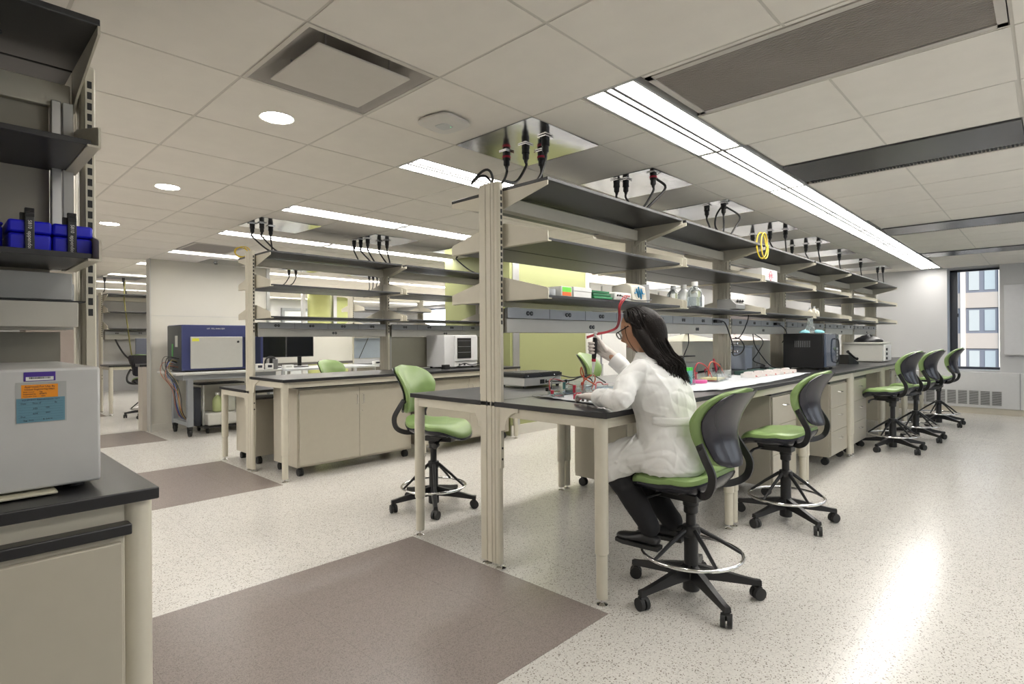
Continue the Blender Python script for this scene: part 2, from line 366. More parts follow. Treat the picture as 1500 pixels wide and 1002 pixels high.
near = cells[:285]; far = cells[285:]
def tile_mb(mb, c):
    g = .006; x0, x1, y0, y1 = c[0] + g, c[1] - g, c[2] + g, c[3] - g
    return mb.box(x0, x1, y0, y1, CEIL, CEIL + .015)
cache = {}
for c in near:
    k = (round(c[1] - c[0], 3), round(c[3] - c[2], 3))
    if k not in cache: cache[k] = tile_mb(MB(), (0, c[1] - c[0], 0, c[3] - c[2])).mesh('ceiling_tile', tileM, False)
    o = bpy.data.objects.new('ceiling_tile', cache[k]); COL.objects.link(o); o.parent = ceil; o.location = (c[0], c[2], 0)
mb = MB()
for c in far: tile_mb(mb, c)
mb.build('ceiling_tiles_far', tileM, ceil, kind='stuff', smooth=False)
mb = MB()
for c in cells:
    g = .006
    for (a, b_, c_, d_) in ((c[0] - g, c[0] + g, c[2] - g, c[3] + g), (c[1] - g, c[1] + g, c[2] - g, c[3] + g), (c[0] - g, c[1] + g, c[2] - g, c[2] + g), (c[0] - g, c[1] + g, c[3] - g, c[3] + g)):
        mb.box(a, b_, c_, d_, CEIL + .002 + random.random() * .0005, CEIL + .02)
mb.build('ceiling_grid', barM, ceil, kind='stuff', smooth=False)
# troffers
def make_light(L, Wd):
    t = thing('ceiling_light', 'x', 'ceiling light', (0, 0, 0), group='recessed linear ceiling lights')
    h = MB().box(0, L, 0, Wd, CEIL + .03, CEIL + .08)
    h.box(0, L, 0, .012, CEIL, CEIL + .03).box(0, L, Wd - .012, Wd, CEIL, CEIL + .03).box(0, .019, 0, Wd, CEIL, CEIL + .03).box(L - .019, L, 0, Wd, CEIL, CEIL + .03)
    h.build('housing', mat('lamp_housing', (.62, .62, .6), .4), t, smooth=False)
    m_ = Wd / 2
    for y0, y1 in ((.013, m_ - .031), (m_ + .031, Wd - .013)): box('diffuser', lampM, t, .020, L - .020, y0, y1, CEIL + .008, CEIL + .014)
    MB().box(.009, L - .009, m_ - .031, m_ - .013, CEIL - .001, CEIL + .02).box(.009, L - .009, m_ + .013, m_ + .031, CEIL - .001, CEIL + .02).build('spine', mat('spine_grey', (.18, .18, .18), .5), t, smooth=False)
    box('centre_lens', lampM, t, .020, L - .020, m_ - .0125, m_ + .0125, CEIL + .006, CEIL + .012)
    return t
rown = ['over the stools of the centre bench', 'just behind the centre bench', 'over the near edge of the second bench', 'over the far edge of the second bench', 'above the blue analyser', 'behind the partition wall', 'over the third row of benches', 'over the fourth row of benches', 'over the back of the room']
SEG = 2 * S
protoL = make_light(SEG, .277); used = False
for r_, (a, b_) in enumerate(LR):
    for k in range(8):
        lab = '%s ceiling light in the row %s' % (ORD[k], rown[r_])
        if not used: t = protoL; used = True; t.location = (XS, a, 0)
        else: t = dup(protoL, (XS + k * SEG, a, 0))
        t['label'] = lab; t.scale = (.89 if k == 7 else 1, (b_ - a) / .277, 1)
# unseen fill light rows added in the camera half to brighten surfaces facing it
for r_, y in enumerate((-.75, 2.885, 4.66, 6.2, 8.0)):
    for k in (range(3, 7) if r_ == 0 else range(3)):
        t = dup(protoL, ((-3.0 if r_ == 0 else -3.36) + k * SEG, y, 0)); t['label'] = '%s added fill light in the %s unseen row of the camera half' % (ORD[k], ORD[r_])
# downlights
def make_can():
    t = thing('downlight', 'x', 'ceiling light', (0, 0, CEIL), group='round recessed downlights')
    MB().lathe((0, 0, 0), [(.078, .0), (.086, -.003), (.086, .0), (.078, .001)], 32).build('trim_ring', barM, t)
    MB().lathe((0, 0, -.0005), [(.077, 0), (.077, -.001)], 32).build('lens', canM, t)
    return t
pc = make_can(); first = True
for i, (y, lb) in enumerate([(2.885, 'largest round downlight beside the square air diffuser'), (4.76, 'round downlight second along the aisle from the square diffuser'), (6.64, 'round downlight third along the aisle from the square diffuser'), (8.5, 'round downlight farthest along the cross aisle'), (1.0, 'round downlight above the end of the near bench'), (-.9, 'round downlight above the walkway beside the camera')]):
    if first: pc.location = (1.272, y, CEIL); t = pc; first = False
    else: t = dup(pc, (1.272, y, CEIL))
    t['label'] = lb
# square plaque diffuser
t = thing('air_diffuser', 'square plaque air diffuser with a dark slot round its plate', 'air vent', ((DIF[0] + DIF[1]) / 2, (DIF[2] + DIF[3]) / 2, CEIL))
def dome(u, v):
    x = (u - .5) * 2; y = (v - .5) * 2; m_ = max(abs(x), abs(y)); hgt = .075 * max(0, 1 - max(0, (m_ - .62)) / .33) if m_ > .62 else .075
    hgt = min(.075, max(0, hgt)); return Vector((x * .300, y * .300, hgt))
MB().grid(dome, 40, 40).build('cone', mat('vent_cone', (.42, .40, .37), .6), t)
MB().box(-.215, .215, -.215, .215, -.012, -.004).build('plate', mat('vent_plate', (.60, .57, .52), .5), t, bevel=.004)
fr = MB()
for a in (0, 1, 2, 3):
    R = Matrix.Rotation(a * PI / 2, 3, 'Z'); fr.add([R @ Vector(p) for p in ((-.303, -.303, -.002), (.303, -.303, -.002), (.285, -.285, -.004), (-.285, -.285, -.004), (-.303, -.303, .004), (.303, -.303, .004), (.285, -.285, .002), (-.285, -.285, .002))], [(0, 1, 2, 3), (4, 7, 6, 5), (0, 4, 5, 1), (3, 2, 6, 7)])
fr.build('frame', barM, t, smooth=False)
for sx in (-1, 1):
    for sy in (-1, 1): MB().cyl((sx * .15, sy * .15, -.004), (sx * .15, sy * .15, .074), .004, n=6).build('hanger', alu, t)
# wireless access point
t = thing('access_point', 'rounded square white wireless unit stuck to a ceiling tile', 'wireless unit', (1.90, 2.30, CEIL), math.radians(8))
def rsq(r, h, n=40, p=4):
    return [Vector((math.copysign(abs(math.cos(a)) ** (2 / p), math.cos(a)) * r, math.copysign(abs(math.sin(a)) ** (2 / p), math.sin(a)) * r, h)) for a in [2 * PI * k / n for k in range(n)]]
MB().loft([rsq(.085, 0), rsq(.112, -.008), rsq(.115, -.018), rsq(.10, -.028), rsq(.085, -.031)]).build('cover', mat('ap_white', (.66, .64, .60), .4), t)
MB().loft([rsq(.04, -.031), rsq(.038, -.034)]).build('centre_badge', mat('ap_grey', (.55, .56, .55), .4), t)
MB().cyl((.02, -.028, -.0335), (.02, -.028, -.0355), .0022, n=8).build('status_light', mat('green_led', (.1, .8, .3), .4, emit=((.1, 1, .4), 1.0)), t)
# linear grille panels
for gi, g in enumerate(grilles):
    t = thing('linear_grille', ['large brown-grey slatted air grille beside the bright light row', 'slatted air grille above the blue analyser'][gi], 'air vent', (g[0], g[2], CEIL))
    W_, D_ = g[1] - g[0], g[3] - g[2]
    MB().box(0, W_, 0, .03, -.004, .02).box(0, W_, D_ - .03, D_, -.004, .02).box(0, .03, 0, D_, -.004, .02).box(W_ - .03, W_, 0, D_, -.004, .02).build('frame', mat('grille_frame', (.55, .52, .48), .45), t, smooth=False)
    mb = MB(); n = int((W_ - .06) / .0135)
    for k in range(n):
        x = .032 + k * .0135; mb.box(x, x + .0095, .03, D_ - .03, .0, .012)
    mb.build('slats', mat('grille_slats', (.30, .27, .245), .45), t, kind='stuff', smooth=False)
    box('backing', mat('grille_back', (.10, .09, .085), .6), t, .02, W_ - .02, .02, D_ - .02, .02, .024)
# dark perforated chilled-beam panels
for gi, g in enumerate(slots):
    t = thing('perforated_diffuser', 'dark perforated metal air panel, %s from the camera in the right ceiling' % ['first', 'second', 'third'][gi], 'air vent', (g[0], g[2], CEIL), group='dark perforated ceiling panels')
    W_, D_ = g[1] - g[0], g[3] - g[2]
    box('plate', mat('panel_dark', (.10, .10, .105), .22, metal=.8, bump=.15, bscale=500), t, .0, W_ * .80, 0, D_, -.012, -.002)
    mb = MB()
    for k in range(60):
        y = .01 + k * (D_ - .02) / 60
        mb.box(W_ * .81, W_ * .99, y, y + (D_ - .02) / 60 * .5, -.001, .010)
    mb.build('side_louvres', dark, t, kind='stuff', smooth=False)
    box('back_tray', grey2, t, 0, W_, 0, D_, .012, .018)
# mirror-finish service panels with sockets and cords
sock = MB().box(-.045, .045, -.03, .03, -.006, 0)
def sock_mb(dark_only=False): return None
def service_panel(p, spots, label, group):
    t = thing('service_hatch', label, 'ceiling panel', (p[0], p[2], CEIL), group=group)
    W_, D_ = p[1] - p[0], p[3] - p[2]
    def wav(u, v): return Vector((.006 + u * (W_ - .012), .006 + v * (D_ - .012), -.001 + .0022 * math.sin(u * 5 + p[0] * 3) * math.cos(v * 4)))
    MB().grid(wav, 16, 16).build('plate', steel, t)
    for (x, y) in spots:
        s_ = MB().box(x - p[0] - .035, x - p[0] + .035, y - p[2] - .03, y - p[2] + .03, -.010, -.003).build('socket_plate', chrome, t, smooth=False)
        MB().cyl((x - p[0], y - p[2], -.010), (x - p[0], y - p[2], -.022), .024, n=16).build('socket', blkp, s_)
    return t
def cord(x, y, end, label, sag=.0, m=None, up_=True, group='black power cords dropping from the ceiling', loop=False, ring=False):
    t = thing('drop_cable', label, 'power cord', (x, y, CEIL), group=group)
    MB().lathe((x, y, CEIL - .022), [(.022, 0), (.024, -.03), (.019, -.033), (.019, -.062), (.012, -.07), (.009, -.085)], 14).build('plug', blkp, t, world=True)
    if ring: MB().lathe((x, y, CEIL - .03), [(.026, 0), (.026, -.012)], 14).build('warning_ring', redM, t, world=True)
    e = Vector(end); s0 = Vector((x, y, CEIL - .10)); mid = (s0 + e) / 2; mid.z -= sag; mid.x += .01
    P = smoothpts([s0, s0 + Vector((0, 0, -.03)), mid, e])
    MB().tube(P, .008, 8).build('cable', m or blkp, t, world=True)
    return t
# ------------------------------------------------------------------ racks, shelves, tables
def make_post(long_=True):
    t = thing('rack_post', 'x', 'rack post', (0, 0, 0), group='cream upright posts of the shelving racks')
    H = 2.125
    def prof(z):
        P = []
        # fluted flat face towards -X, rounded ends along Y
        pts = [(-.020, -.026), (-.020, -.010), (-.016, -.008), (-.016, -.004), (-.020, -.002), (-.020, .028), (-.016, .030), (-.016, .036), (-.020, .038), (-.020, .082), (-.016, .088), (-.0, .090),
               (.016, .088), (.020, .082), (.020, .038), (.016, .036), (.016, .030), (.020, .028), (.020, -.026), (.015, -.030), (.018, -.050), (.012, -.060), (0, -.064), (-.012, -.060), (-.018, -.050), (-.015, -.030)]
        return [Vector((x, y, z)) for x, y in pts]
    MB().loft([prof(.022), prof(H)]).build('upright', cream, t, smooth=False)
    MB().box(-.011, .011, -.070, -.060, .55, H - .01).box(-.012, .012, .089, .096, .95, H - .01).build('slotted_rail', cream, t, smooth=False)
    mb = MB(); z = 1.34
    while z < H - .05:
        mb.box(-.006, .006, -.0708, -.0698, z, z + .022).box(-.006, .006, .0958, .0966, z, z + .022); z += .034
    for z in (.60, .66): mb.cyl((0, -.0708, z), (0, -.0695, z), .007, n=8)
    mb.build('slots', dark, t, kind='stuff', smooth=False)
    for y in (-.055, .055):
        MB().lathe((0, y, 0), [(.026, 0), (.028, .004), (.016, .010), (.008, .012), (.008, .03)], 16).build('foot', chrome, t)
    return t
LEV = {'top': 2.10, 'middle': 1.768, 'low': 1.470}
def make_shelf(level, s, L=1.47, D=.375):
    """x 0..L, y from 0 (post) outward s*D; z of the board underside handled by level"""
    t = thing('rack_shelf', 'x', 'shelf', (0, 0, 0), group='charcoal shelves of the laboratory racks')
    z = LEV[level]
    y1 = s * D
    ya, yb = (min(0, y1), max(0, y1))
    if level == 'top':
        MB().box(0, L, ya, yb, z - .022, z - .003).build('board', shelfM, t, bevel=.003)
        br = [(0, z - .022), (y1, z - .022), (y1, z - .045), (s * .05, z - .125), (0, z - .155)]
    else:
        MB().box(.02, L - .02, ya + (.012 if s < 0 else 0), yb - (.012 if s > 0 else 0), z + .003, z + .018).build('board', shelfM, t, bevel=.002)
        tip = .056
        base = .13
        br = [(0, z), (y1, z), (y1, z + tip - .008), (y1 - s * .008, z + tip), (s * .06, z + base), (0, z + base)]
    for x in (0.0, L - .006):
        MB().prism([(x, a, b) for a, b in br], (.006, 0, 0)).build('bracket', cream, t, smooth=False)
    if level != 'top':   # turned flange and hook below the tip
        for xa in (0, L - .03): MB().box(xa, xa + .03, y1 - (.02 if s > 0 else 0), y1 + (0 if s > 0 else .02), z - .003, z).build('flange', cream, t, smooth=False)
        for xa in (.006, L - .03): MB().box(xa, xa + .024, ya, yb, z - .001, z + .003).build('ledge', cream, t, smooth=False)
    return t
def make_service(s, L=1.44):
    t = thing('service_strip', 'x', 'power strip', (0, 0, 0), group='power service strips between the rack posts')
    y0 = s * .05; y1 = s * .075; a, b = min(y0, y1), max(y0, y1)
    MB().box(0, L, a, b, 1.376, 1.436).build('outlet_channel', greyM, t, bevel=.002)
    y2 = s * .068; a2, b2 = min(y0, y2), max(y0, y2)
    MB().box(0, L, a2, b2, 1.296, 1.374).build('blank_channel', mat('strip_cream', (.46, .45, .41), .38, metal=.15), t, bevel=.002)
    yf = s * .0755
    for x in (.36, .72, 1.08): MB().box(x - .001, x + .001, min(yf, yf + s * .0008), max(yf, yf + s * .0008), 1.376, 1.436).build('joint', dark, t, smooth=False)
    def outlet(x, z, yf):
        o = MB()
        for dx in (-.015, .015): o.tube([(x + dx, yf, z), (x + dx, yf + s * .004, z)], [.013, .0125], 12)
        o = o.build('outlet', blkp, t)
        q = MB()
        for dx in (-.015, .015):
            q.box(x + dx - .006, x + dx - .004, min(yf + s * .004, yf + s * .0046), max(yf + s * .004, yf + s * .0046), z - .005, z + .005).box(x + dx + .004, x + dx + .006, min(yf + s * .004, yf + s * .0046), max(yf + s * .004, yf + s * .0046), z - .005, z + .005)
        q.build('outlet_slots', lgrey, o, smooth=False)
    for x in (.18, .54, .90, 1.26): outlet(x, 1.406, yf)
    outlet(.80, 1.334, s * .0685)
    MB().box(.0, L, -.02, .02, 1.30, 1.43).build('core_rail', cream, t, smooth=False)
    return t
def make_rail(L=1.44):
    t = thing('rack_rail', 'x', 'rack rail', (0, 0, 0), group='cream top rails between the rack posts')
    box('rail', cream, t, 0, L, -.03, .03, 1.985, 2.06, bevel=.003)
    return t
BAY = 1.524
def rack(name, x0, yc, nb, near_name, far_name, levels_near=('top', 'middle', 'low'), levels_far=('top', 'middle', 'low'), protos={}, dz=0):
    if not protos:
        protos['post'] = make_post(); protos['rail'] = make_rail()
        for s in (-1, 1):
            protos['srv%d' % s] = make_service(s)
            for l in LEV: protos[l + str(s)] = make_shelf(l, s)
        protos['used'] = set()
    def put(key, loc, lab):
        if key not in protos['used']:
            protos['used'].add(key); o = protos[key]; o.location = loc
        else: o = dup(protos[key], loc)
        o['label'] = lab; return o
    for k in range(nb + 1):
        put('post', (x0 + k * BAY, yc, 0), 'cream upright rack post, %s from the cross aisle in the %s' % (ORD[k], name))
    for k in range(nb):
        xs = x0 + k * BAY
        put('rail', (xs + .042, yc, 0), 'cream top rail in the %s bay of the %s' % (ORD[k], name))
        for s, nm, lv in ((-1, near_name, levels_near), (1, far_name, levels_far)):
            for l in lv:
                put(l + str(s), (xs + .027, yc + s * .005, {'top': .04, 'middle': .02, 'low': .01}[l] * dz), '%s shelf on the %s in the %s bay of the %s' % (l, nm, ORD[k], name))
            put('srv%d' % s, (xs + .042, yc, 0), 'outlet strip on the %s in the %s bay of the %s' % (nm, ORD[k], name))
# shelves reach from the post line, so widen their depth by the post half-width
def make_table(L, D, H, s):
    """outer edge towards s, inner edge at y=0 (rack line)"""
    t = thing('lab_table', 'x', 'lab table', (0, 0, 0), group='black-topped cream laboratory tables')
    y1 = s * D; a, b = min(0, y1), max(0, y1)
    MB().box(0.0, L, a, b, H - .027, H).build('tabletop', black, t, bevel=.003)
    yo = y1 - s * .035
    z0, z1 = H - .080, H - .027
    MB().box(.012, .037, min(0, yo), max(0, yo), z0, z1).box(L - .037, L - .012, min(0, yo), max(0, yo), z0, z1).box(.012, L - .012, min(yo, yo - s * .025), max(yo, yo - s * .025), z0, z1).build('apron', cream, t, bevel=.002)
    for x in (.036, L - .036):
        yl_ = y1 - s * .055
        l = MB().lathe((x, yl_, 0), [(.024, .032), (.027, .034), (.027, .24), (.0325, .245), (.0325, H - .028)], 20).build('leg', cream, t)
        MB().lathe((x, yl_, 0), [(.026, 0), (.027, .006), (.012, .012), (.008, .014), (.008, .034)], 16).build('foot_glide', chrome, l)
    # curved gusset back to the rack post
    for x in (.002, L - .010):
        pts = [(x, s * .10, H - .03)] + [(x, s * .10 + s * .11 * math.sin(q), H - .03 - .0 - .15 + .15 * 0 + (-.10 * math.cos(q) + .06)) for q in [PI / 2 * i / 6 for i in range(7)]][::-1]
        pts = [(x, s * .07, z1), (x, s * .20, z1)] + [(x, s * (.20 - .095 * math.sin(q)), z1 - .10 * (1 - math.cos(q)) - .02) for q in [PI / 2 * i / 6 for i in range(7)]] + [(x, s * .07, z1 - .13)]
        MB().prism(pts, (.008, 0, 0)).build('gusset', cream, t, smooth=False)
    return t
_tab = {}
def table(x0, x1, yc, D, H, s, label):
    key = (round(x1 - x0, 3), D, H, s)
    if key not in _tab: _tab[key] = o = make_table(x1 - x0, D, H, s); o.location = (x0, yc, 0)
    else: o = dup(_tab[key], (x0, yc, 0))
    o['label'] = label; return o
def make_caster(t, x, y, m=None, r=.030):
    c = MB()
    for d in (-.012, .012): c.cyl((x + d - .007, y, r), (x + d + .007, y, r), r, n=16)
    c.box(x - .008, x + .008, y - .012, y + .012, r, r * 2 + .012)
    return c.build('caster', rubber, t)
def cabinet(name, cat, label, x0, x1, y0, y1, z1, kind, face=-1, top=True, group=None):
    """mobile cabinet; face -1: doors towards -Y"""
    t = thing(name, label, cat, ((x0 + x1) / 2, (y0 + y1) / 2, 0), group=group)
    zb = .085
    MB().box(x0, x1, y0, y1, zb, z1).build('body', cream_d, t, world=True, bevel=.003)
    if top: MB().box(x0 - .012, x1 + .012, y0 - .012, y1 + .012, z1, z1 + .024).build('counter_slab', black, t, world=True, bevel=.003)
    yf = y0 if face < 0 else y1; s = face
    def panel(a, b, c, d, nm, lab=None):
        return MB().box(a, b, min(yf + s * .002, yf + s * .018), max(yf + s * .002, yf + s * .018), c, d).build(nm, cream_d, t, world=True, bevel=.002)
    def handle(p, xc, zc, vert):
        l = .05; y = yf + s * .018; h = yf + s * .040
        P = [(xc, y, zc - l), (xc, h, zc - l + .008), (xc, h, zc + l - .008), (xc, y, zc + l)] if vert else [(xc - l, y, zc), (xc - l + .012, h, zc - .004), (xc + l - .012, h, zc - .004), (xc + l, y, zc)]
        MB().tube(P, .0042, 8).build('handle', chrome, p, world=True)
    g = .012
    if kind == 'doors':
        xm = (x0 + x1) / 2
        for a, b, hx in ((x0 + .018, xm - .0015, xm - .035), (xm + .0015, x1 - .018, xm + .035)):
            p = panel(a, b, zb + .02, z1 - .015, 'door'); handle(p, hx, z1 - .14, True)
            MB().cyl((a + .003 if hx < xm else b - .003, yf + s * .010, z1 - .10), (a + .003 if hx < xm else b - .003, yf + s * .010, z1 - .05), .006, n=8).build('hinge', alu, p, world=True)
        MB().cyl((xm + .03, yf + s * .018, z1 - .26), (xm + .03, yf + s * .021, z1 - .26), .008, n=10).build('lock', chrome, t, world=True)
    else:
        n = kind; hh = (z1 - .012 - zb - .012) / n
        for k in range(n):
            p = panel(x0 + .008, x1 - .008, zb + .012 + k * hh + .003, zb + .012 + (k + 1) * hh, 'drawer')
            handle(p, (x0 + x1) / 2, zb + .012 + (k + 1) * hh - .075, False)
    for x in (x0 + .05, x1 - .05):
        for y in (y0 + .05, y1 - .05): make_caster_w(t, x, y)
    return t
def make_caster_w(t, x, y, r=.034):
    c = MB()
    for d in (-.013, .013): c.cyl((x + d - .009, y, r), (x + d + .009, y, r), r, n=18)
    c.box(x - .014, x + .014, y - .016, y + .016, r + .02, .087)
    o = c.build('caster', rubber, t, world=True); return o
# -- the racks
PX = 2.2
NM = {1: 'centre bench rack', 2: 'second bench rack', 3: 'third bench rack', 4: 'back-left rack'}
rack(NM[1], PX, 2.25, 6, 'stool side', 'far side')
rack(NM[2], PX, 5.595, 2, 'near side', 'far side')
rack(NM[3], 5.25 - 0 * BAY, 8.95, 1, 'near side', 'far side', levels_near=('middle', 'low'))
rack(NM[4], PX, 12.2, 1, 'near side', 'far side')
# left rack beside the camera : one bay ending at the cross aisle
rack('near left rack', .367 - BAY, 2.25, 1, 'camera side', 'far side', levels_far=('top',), dz=1)
# -- tables of the centre bench
for k in range(6):
    x0, x1 = 2.18 + k * BAY, 2.18 + (k + 1) * BAY - .002
    table(x0, x1, 2.25, .765, .914, -1, 'black-topped table on the stool side, %s from the cross aisle in the centre bench' % ORD[k])
    table(x0, x1, 2.252, .75, .914, 1, 'black-topped table on the far side, %s from the cross aisle in the centre bench' % ORD[k])
for k in range(2):
    x0, x1 = 2.18 + k * BAY, 2.18 + (k + 1) * BAY - .002
    table(x0, x1, 5.595, .745, .914, -1, 'black-topped table %s from the cross aisle on the near side of the second bench' % ORD[k])
    table(x0, x1, 5.597, .79, .775, 1, 'lower black-topped table %s from the cross aisle on the far side of the second bench' % ORD[k])
# near left bench
table(.378 - BAY, .378, 2.25, .76, .924, -1, 'black-topped table beside the camera carrying the white instrument box')
table(.378 - BAY, .378, 2.252, .73, .924, 1, 'black-topped table behind the near left rack')
# back-left bench
table(2.18, 2.18 + BAY, 12.2, .70, .85, -1, 'black-topped table in front of the back-left rack')
# -- cabinets
cabinet('base_cabinet', 'cabinet', 'wide two-door cream cabinet on casters nearest the cross aisle under the second bench', 2.372, 3.645, 5.0, 5.50, .815, 'doors', group='mobile cabinets under the second bench')
cabinet('base_cabinet', 'cabinet', 'two-door cream cabinet on casters behind the left green stool', 3.80, 5.16, 5.0, 5.50, .815, 'doors', group='mobile cabinets under the second bench')
cabinet('base_cabinet', 'cabinet', 'cream cabinet on casters under the lower far side of the second bench', 2.33, 2.98, 5.82, 6.33, .66, 3, face=1, top=False)
cabinet('drawer_cabinet', 'cabinet', 'cream cabinet on casters under the far side of the centre bench', 3.87, 4.75, 2.45, 2.96, .80, 'doors', face=1)
cabinet('drawer_cabinet', 'cabinet', 'three-drawer cream cabinet behind the empty stool nearest the person', 4.60, 5.17, 1.60, 2.14, .80, 3)
cabinet('drawer_cabinet', 'cabinet', 'three-drawer cream cabinet left of the bench leg pair, third table', 6.10, 6.72, 1.57, 2.14, .80, 3)
cabinet('drawer_cabinet', 'cabinet', 'three-drawer cream cabinet right of the bench leg pair, fourth table', 6.93, 7.55, 1.57, 2.14, .80, 3)
cabinet('drawer_cabinet', 'cabinet', 'two-door cream cabinet under the bench near the far stools', 9.25, 9.78, 1.62, 2.14, .80, 'doors')
c = cabinet('base_cabinet', 'cabinet', 'cream cabinet with big drawer panels under the near left table', -.80, .312, 1.50, 2.05, .828, 2)
# ------------------------------------------------------------------ stools
def make_stool(seat_z, ring_z, name_label, phase=18):
    t = thing('lab_stool', name_label, 'stool', (0, 0, 0), group='green laboratory stools on casters')
    A0 = math.radians(phase)
    base = MB()
    base.lathe((0, 0, 0), [(.036, .03), (.040, .035), (.040, .13), (.034, .14), (.034, .29), (.042, .30), (.046, .315), (.040, .345), (.026, .35)], 20)
    base.build('hub', blkp, t)
    MB().lathe((0, 0, 0), [(.024, .34), (.024, seat_z - .20), (.034, seat_z - .19), (.034, seat_z - .135)], 18).build('gas_column', blkp, t)
    for k in range(5):
        a = A0 + 2 * PI * k / 5; d = Vector((math.cos(a), math.sin(a), 0)); n = Vector((-d.y, d.x, 0))
        rings = []
        for q, (r, z, w_, h_) in enumerate([(.02, .125, .022, .035), (.12, .112, .020, .026), (.22, .094, .017, .018), (.295, .082, .016, .013), (.325, .080, .016, .012)]):
            c = d * r + Vector((0, 0, z)); rings.append([c + n * w_ - up * h_, c + n * w_ * .75 + up * h_, c - n * w_ * .75 + up * h_, c - n * w_ - up * h_])
        leg = MB().loft(rings).build('base_leg', blkp, t)
        c = MB(); e = d * .31
        ca = a + 1.1 + k; cx = Vector((math.cos(ca), math.sin(ca), 0))
        c.tube([e + cx * -.024 + up * .030, e + cx * -.005 + up * .030], .030, 18).tube([e + cx * .005 + up * .030, e + cx * .024 + up * .030], .030, 18)
        c.tube([e + up * .03, e + up * .092], .009, 8)
        c.tube([e + cx * -.016 + up * .052, e + cx * .016 + up * .052], .016, 10)
        c.build('caster', rubber, leg)
        # strut from the collar down to the ring
        P0 = d * .04 + up * .325; P1 = d * .232 + up * (ring_z + .004)
        MB().tube([P0, P0.lerp(P1, .5) + up * .004, P1], [.012, .010, .008], 8).build('ring_strut', blkp, t)
    MB().tube([(.238 * math.cos(q), .238 * math.sin(q), ring_z) for q in [2 * PI * k / 48 for k in range(48)]], .0095, 10, closed=True).build('foot_ring', chrome, t)
    sz = seat_z
    # mechanism
    m_ = MB().box(-.045, .045, -.05, .17, sz - .135, sz - .095).box(-.09, .09, .02, .16, sz - .098, sz - .075)
    m_.tube([(0, 0, sz - .16), (0, 0, sz - .10)], .038, 14)
    m_.build('tilt_mechanism', blkp, t, bevel=.006)
    MB().tube([(-.03, .14, sz - .115), (-.15, .16, sz - .12), (-.19, .165, sz - .135), (-.20, .165, sz - .155)], [.009, .009, .011, .008], 8).tube([(.04, .09, sz - .115), (.12, .09, sz - .14)], .008, 8).build('lever', blkp, t)
    MB().lathe((.125, .09, sz - .145), [(.010, -.022), (.024, -.018), (.024, .018), (.010, .022)], 12, axis=(1, 0, -.3)).build('tension_knob', blkp, t)
    # seat : saddle with a rounded front
    def seat_outline(a):
        c, s_ = math.cos(a), math.sin(a); p = 2.6
        x = math.copysign(abs(c) ** (2 / p), c) * .235; y = math.copysign(abs(s_) ** (2 / p), s_) * .235
        if y < 0: x *= 1 - .12 * (-y / .235) ** 2
        return x, y + .045
    def zsurf(x, y):
        yy = (y - .045) / .235; xx = x / .235
        return .030 * xx * xx * (.6 if yy > 0 else 1) - .055 * max(0, yy - .45) ** 2 / .3 + .075 * max(0, -yy - .45) ** 2 / .3 - .004
    def pad(u, v):
        a = 2 * PI * u; x, y = seat_outline(a); r = [0, .3, .6, .8, .92, .985, 1.0, .985, .93][v]; h = [.040, .040, .038, .034, .026, .012, -.004, -.018, -.026][v]
        X, Y = x * r, .045 + (y - .045) * r; return Vector((X, Y, sz - .028 + h + zsurf(X, Y)))
    n = 44; vs = [pad(k / n, v) for v in range(9) for k in range(n)]
    MB().add(vs, [(v * n + k, v * n + (k + 1) % n, (v + 1) * n + (k + 1) % n, (v + 1) * n + k) for v in range(8) for k in range(n)] + [tuple(range(8 * n, 9 * n))]).build('seat', green, t)
    def sh(u, v):
        a = 2 * PI * u; x, y = seat_outline(a); r = [1.005, 1.012, .97, .8, .5][v]; h = [-.012, -.022, -.034, -.046, -.052][v]
        X, Y = x * r, .045 + (y - .045) * r; return Vector((X, Y, sz - .028 + h + zsurf(X, Y)))
    vs = [sh(k / n, v) for v in range(5) for k in range(n)]
    MB().add(vs, [(v * n + k, v * n + (k + 1) % n, (v + 1) * n + (k + 1) % n, (v + 1) * n + k) for v in range(4) for k in range(n)] + [tuple(range(4 * n, 5 * n)), tuple(range(n))]).build('seat_shell', shell, t)
    # backrest
    BH = .36; zb = sz + .070
    def width(v):
        lo = .140 + .078 * min(1, v / .60) ** 1.2
        if v > .62: lo = .218 * max(0, 1 - ((v - .62) / .38) ** 3.4) ** (1 / 2.4)
        if v < .12: lo *= math.sqrt(max(0.0, 1 - ((.12 - v) / .12) ** 2)) * .45 + .55
        return max(lo, .012)
    def ycur(v): return -.215 + -.015 + .048 * math.sin(v * PI * .9) - .085 * max(0, v - .30) ** 1.6 / .565
    def surf(u, v, off):
        if off < 0: u = .5 + (u - .5) * .93; v = v * .955
        x = (u - .5) * 2; W_ = width(v); X = W_ * x
        y = ycur(v) + .095 * abs(x) ** 2.2 * (.55 + .45 * (1 - v)) * (W_ / .22) ** 1.5
        tp = max(0, v - .8) * .25
        return Vector((X, y + off - tp * (off < 0) * 0, zb + v * BH))
    def slabmesh(o0, o1, inset=0):
        nu, nv = 20, 24; mb = MB()
        def P(i, j, side):
            u = i / nu; v = j / nv; e = min(1, (1 - abs(2 * u - 1)) * 5) ; e2 = min(1, v * 8, (1 - v) * 8); e_ = min(e, e2) ** .5 if min(e, e2) > 0 else 0
            mid = (o0 + o1) / 2; o = o0 if side == 0 else o1
            return surf(u, v, mid + (o - mid) * (.35 + .65 * e_))
        vs = [P(i, j, 0) for j in range(nv + 1) for i in range(nu + 1)] + [P(i, j, 1) for j in range(nv + 1) for i in range(nu + 1)]
        W_ = nu + 1; N_ = W_ * (nv + 1); fs = []
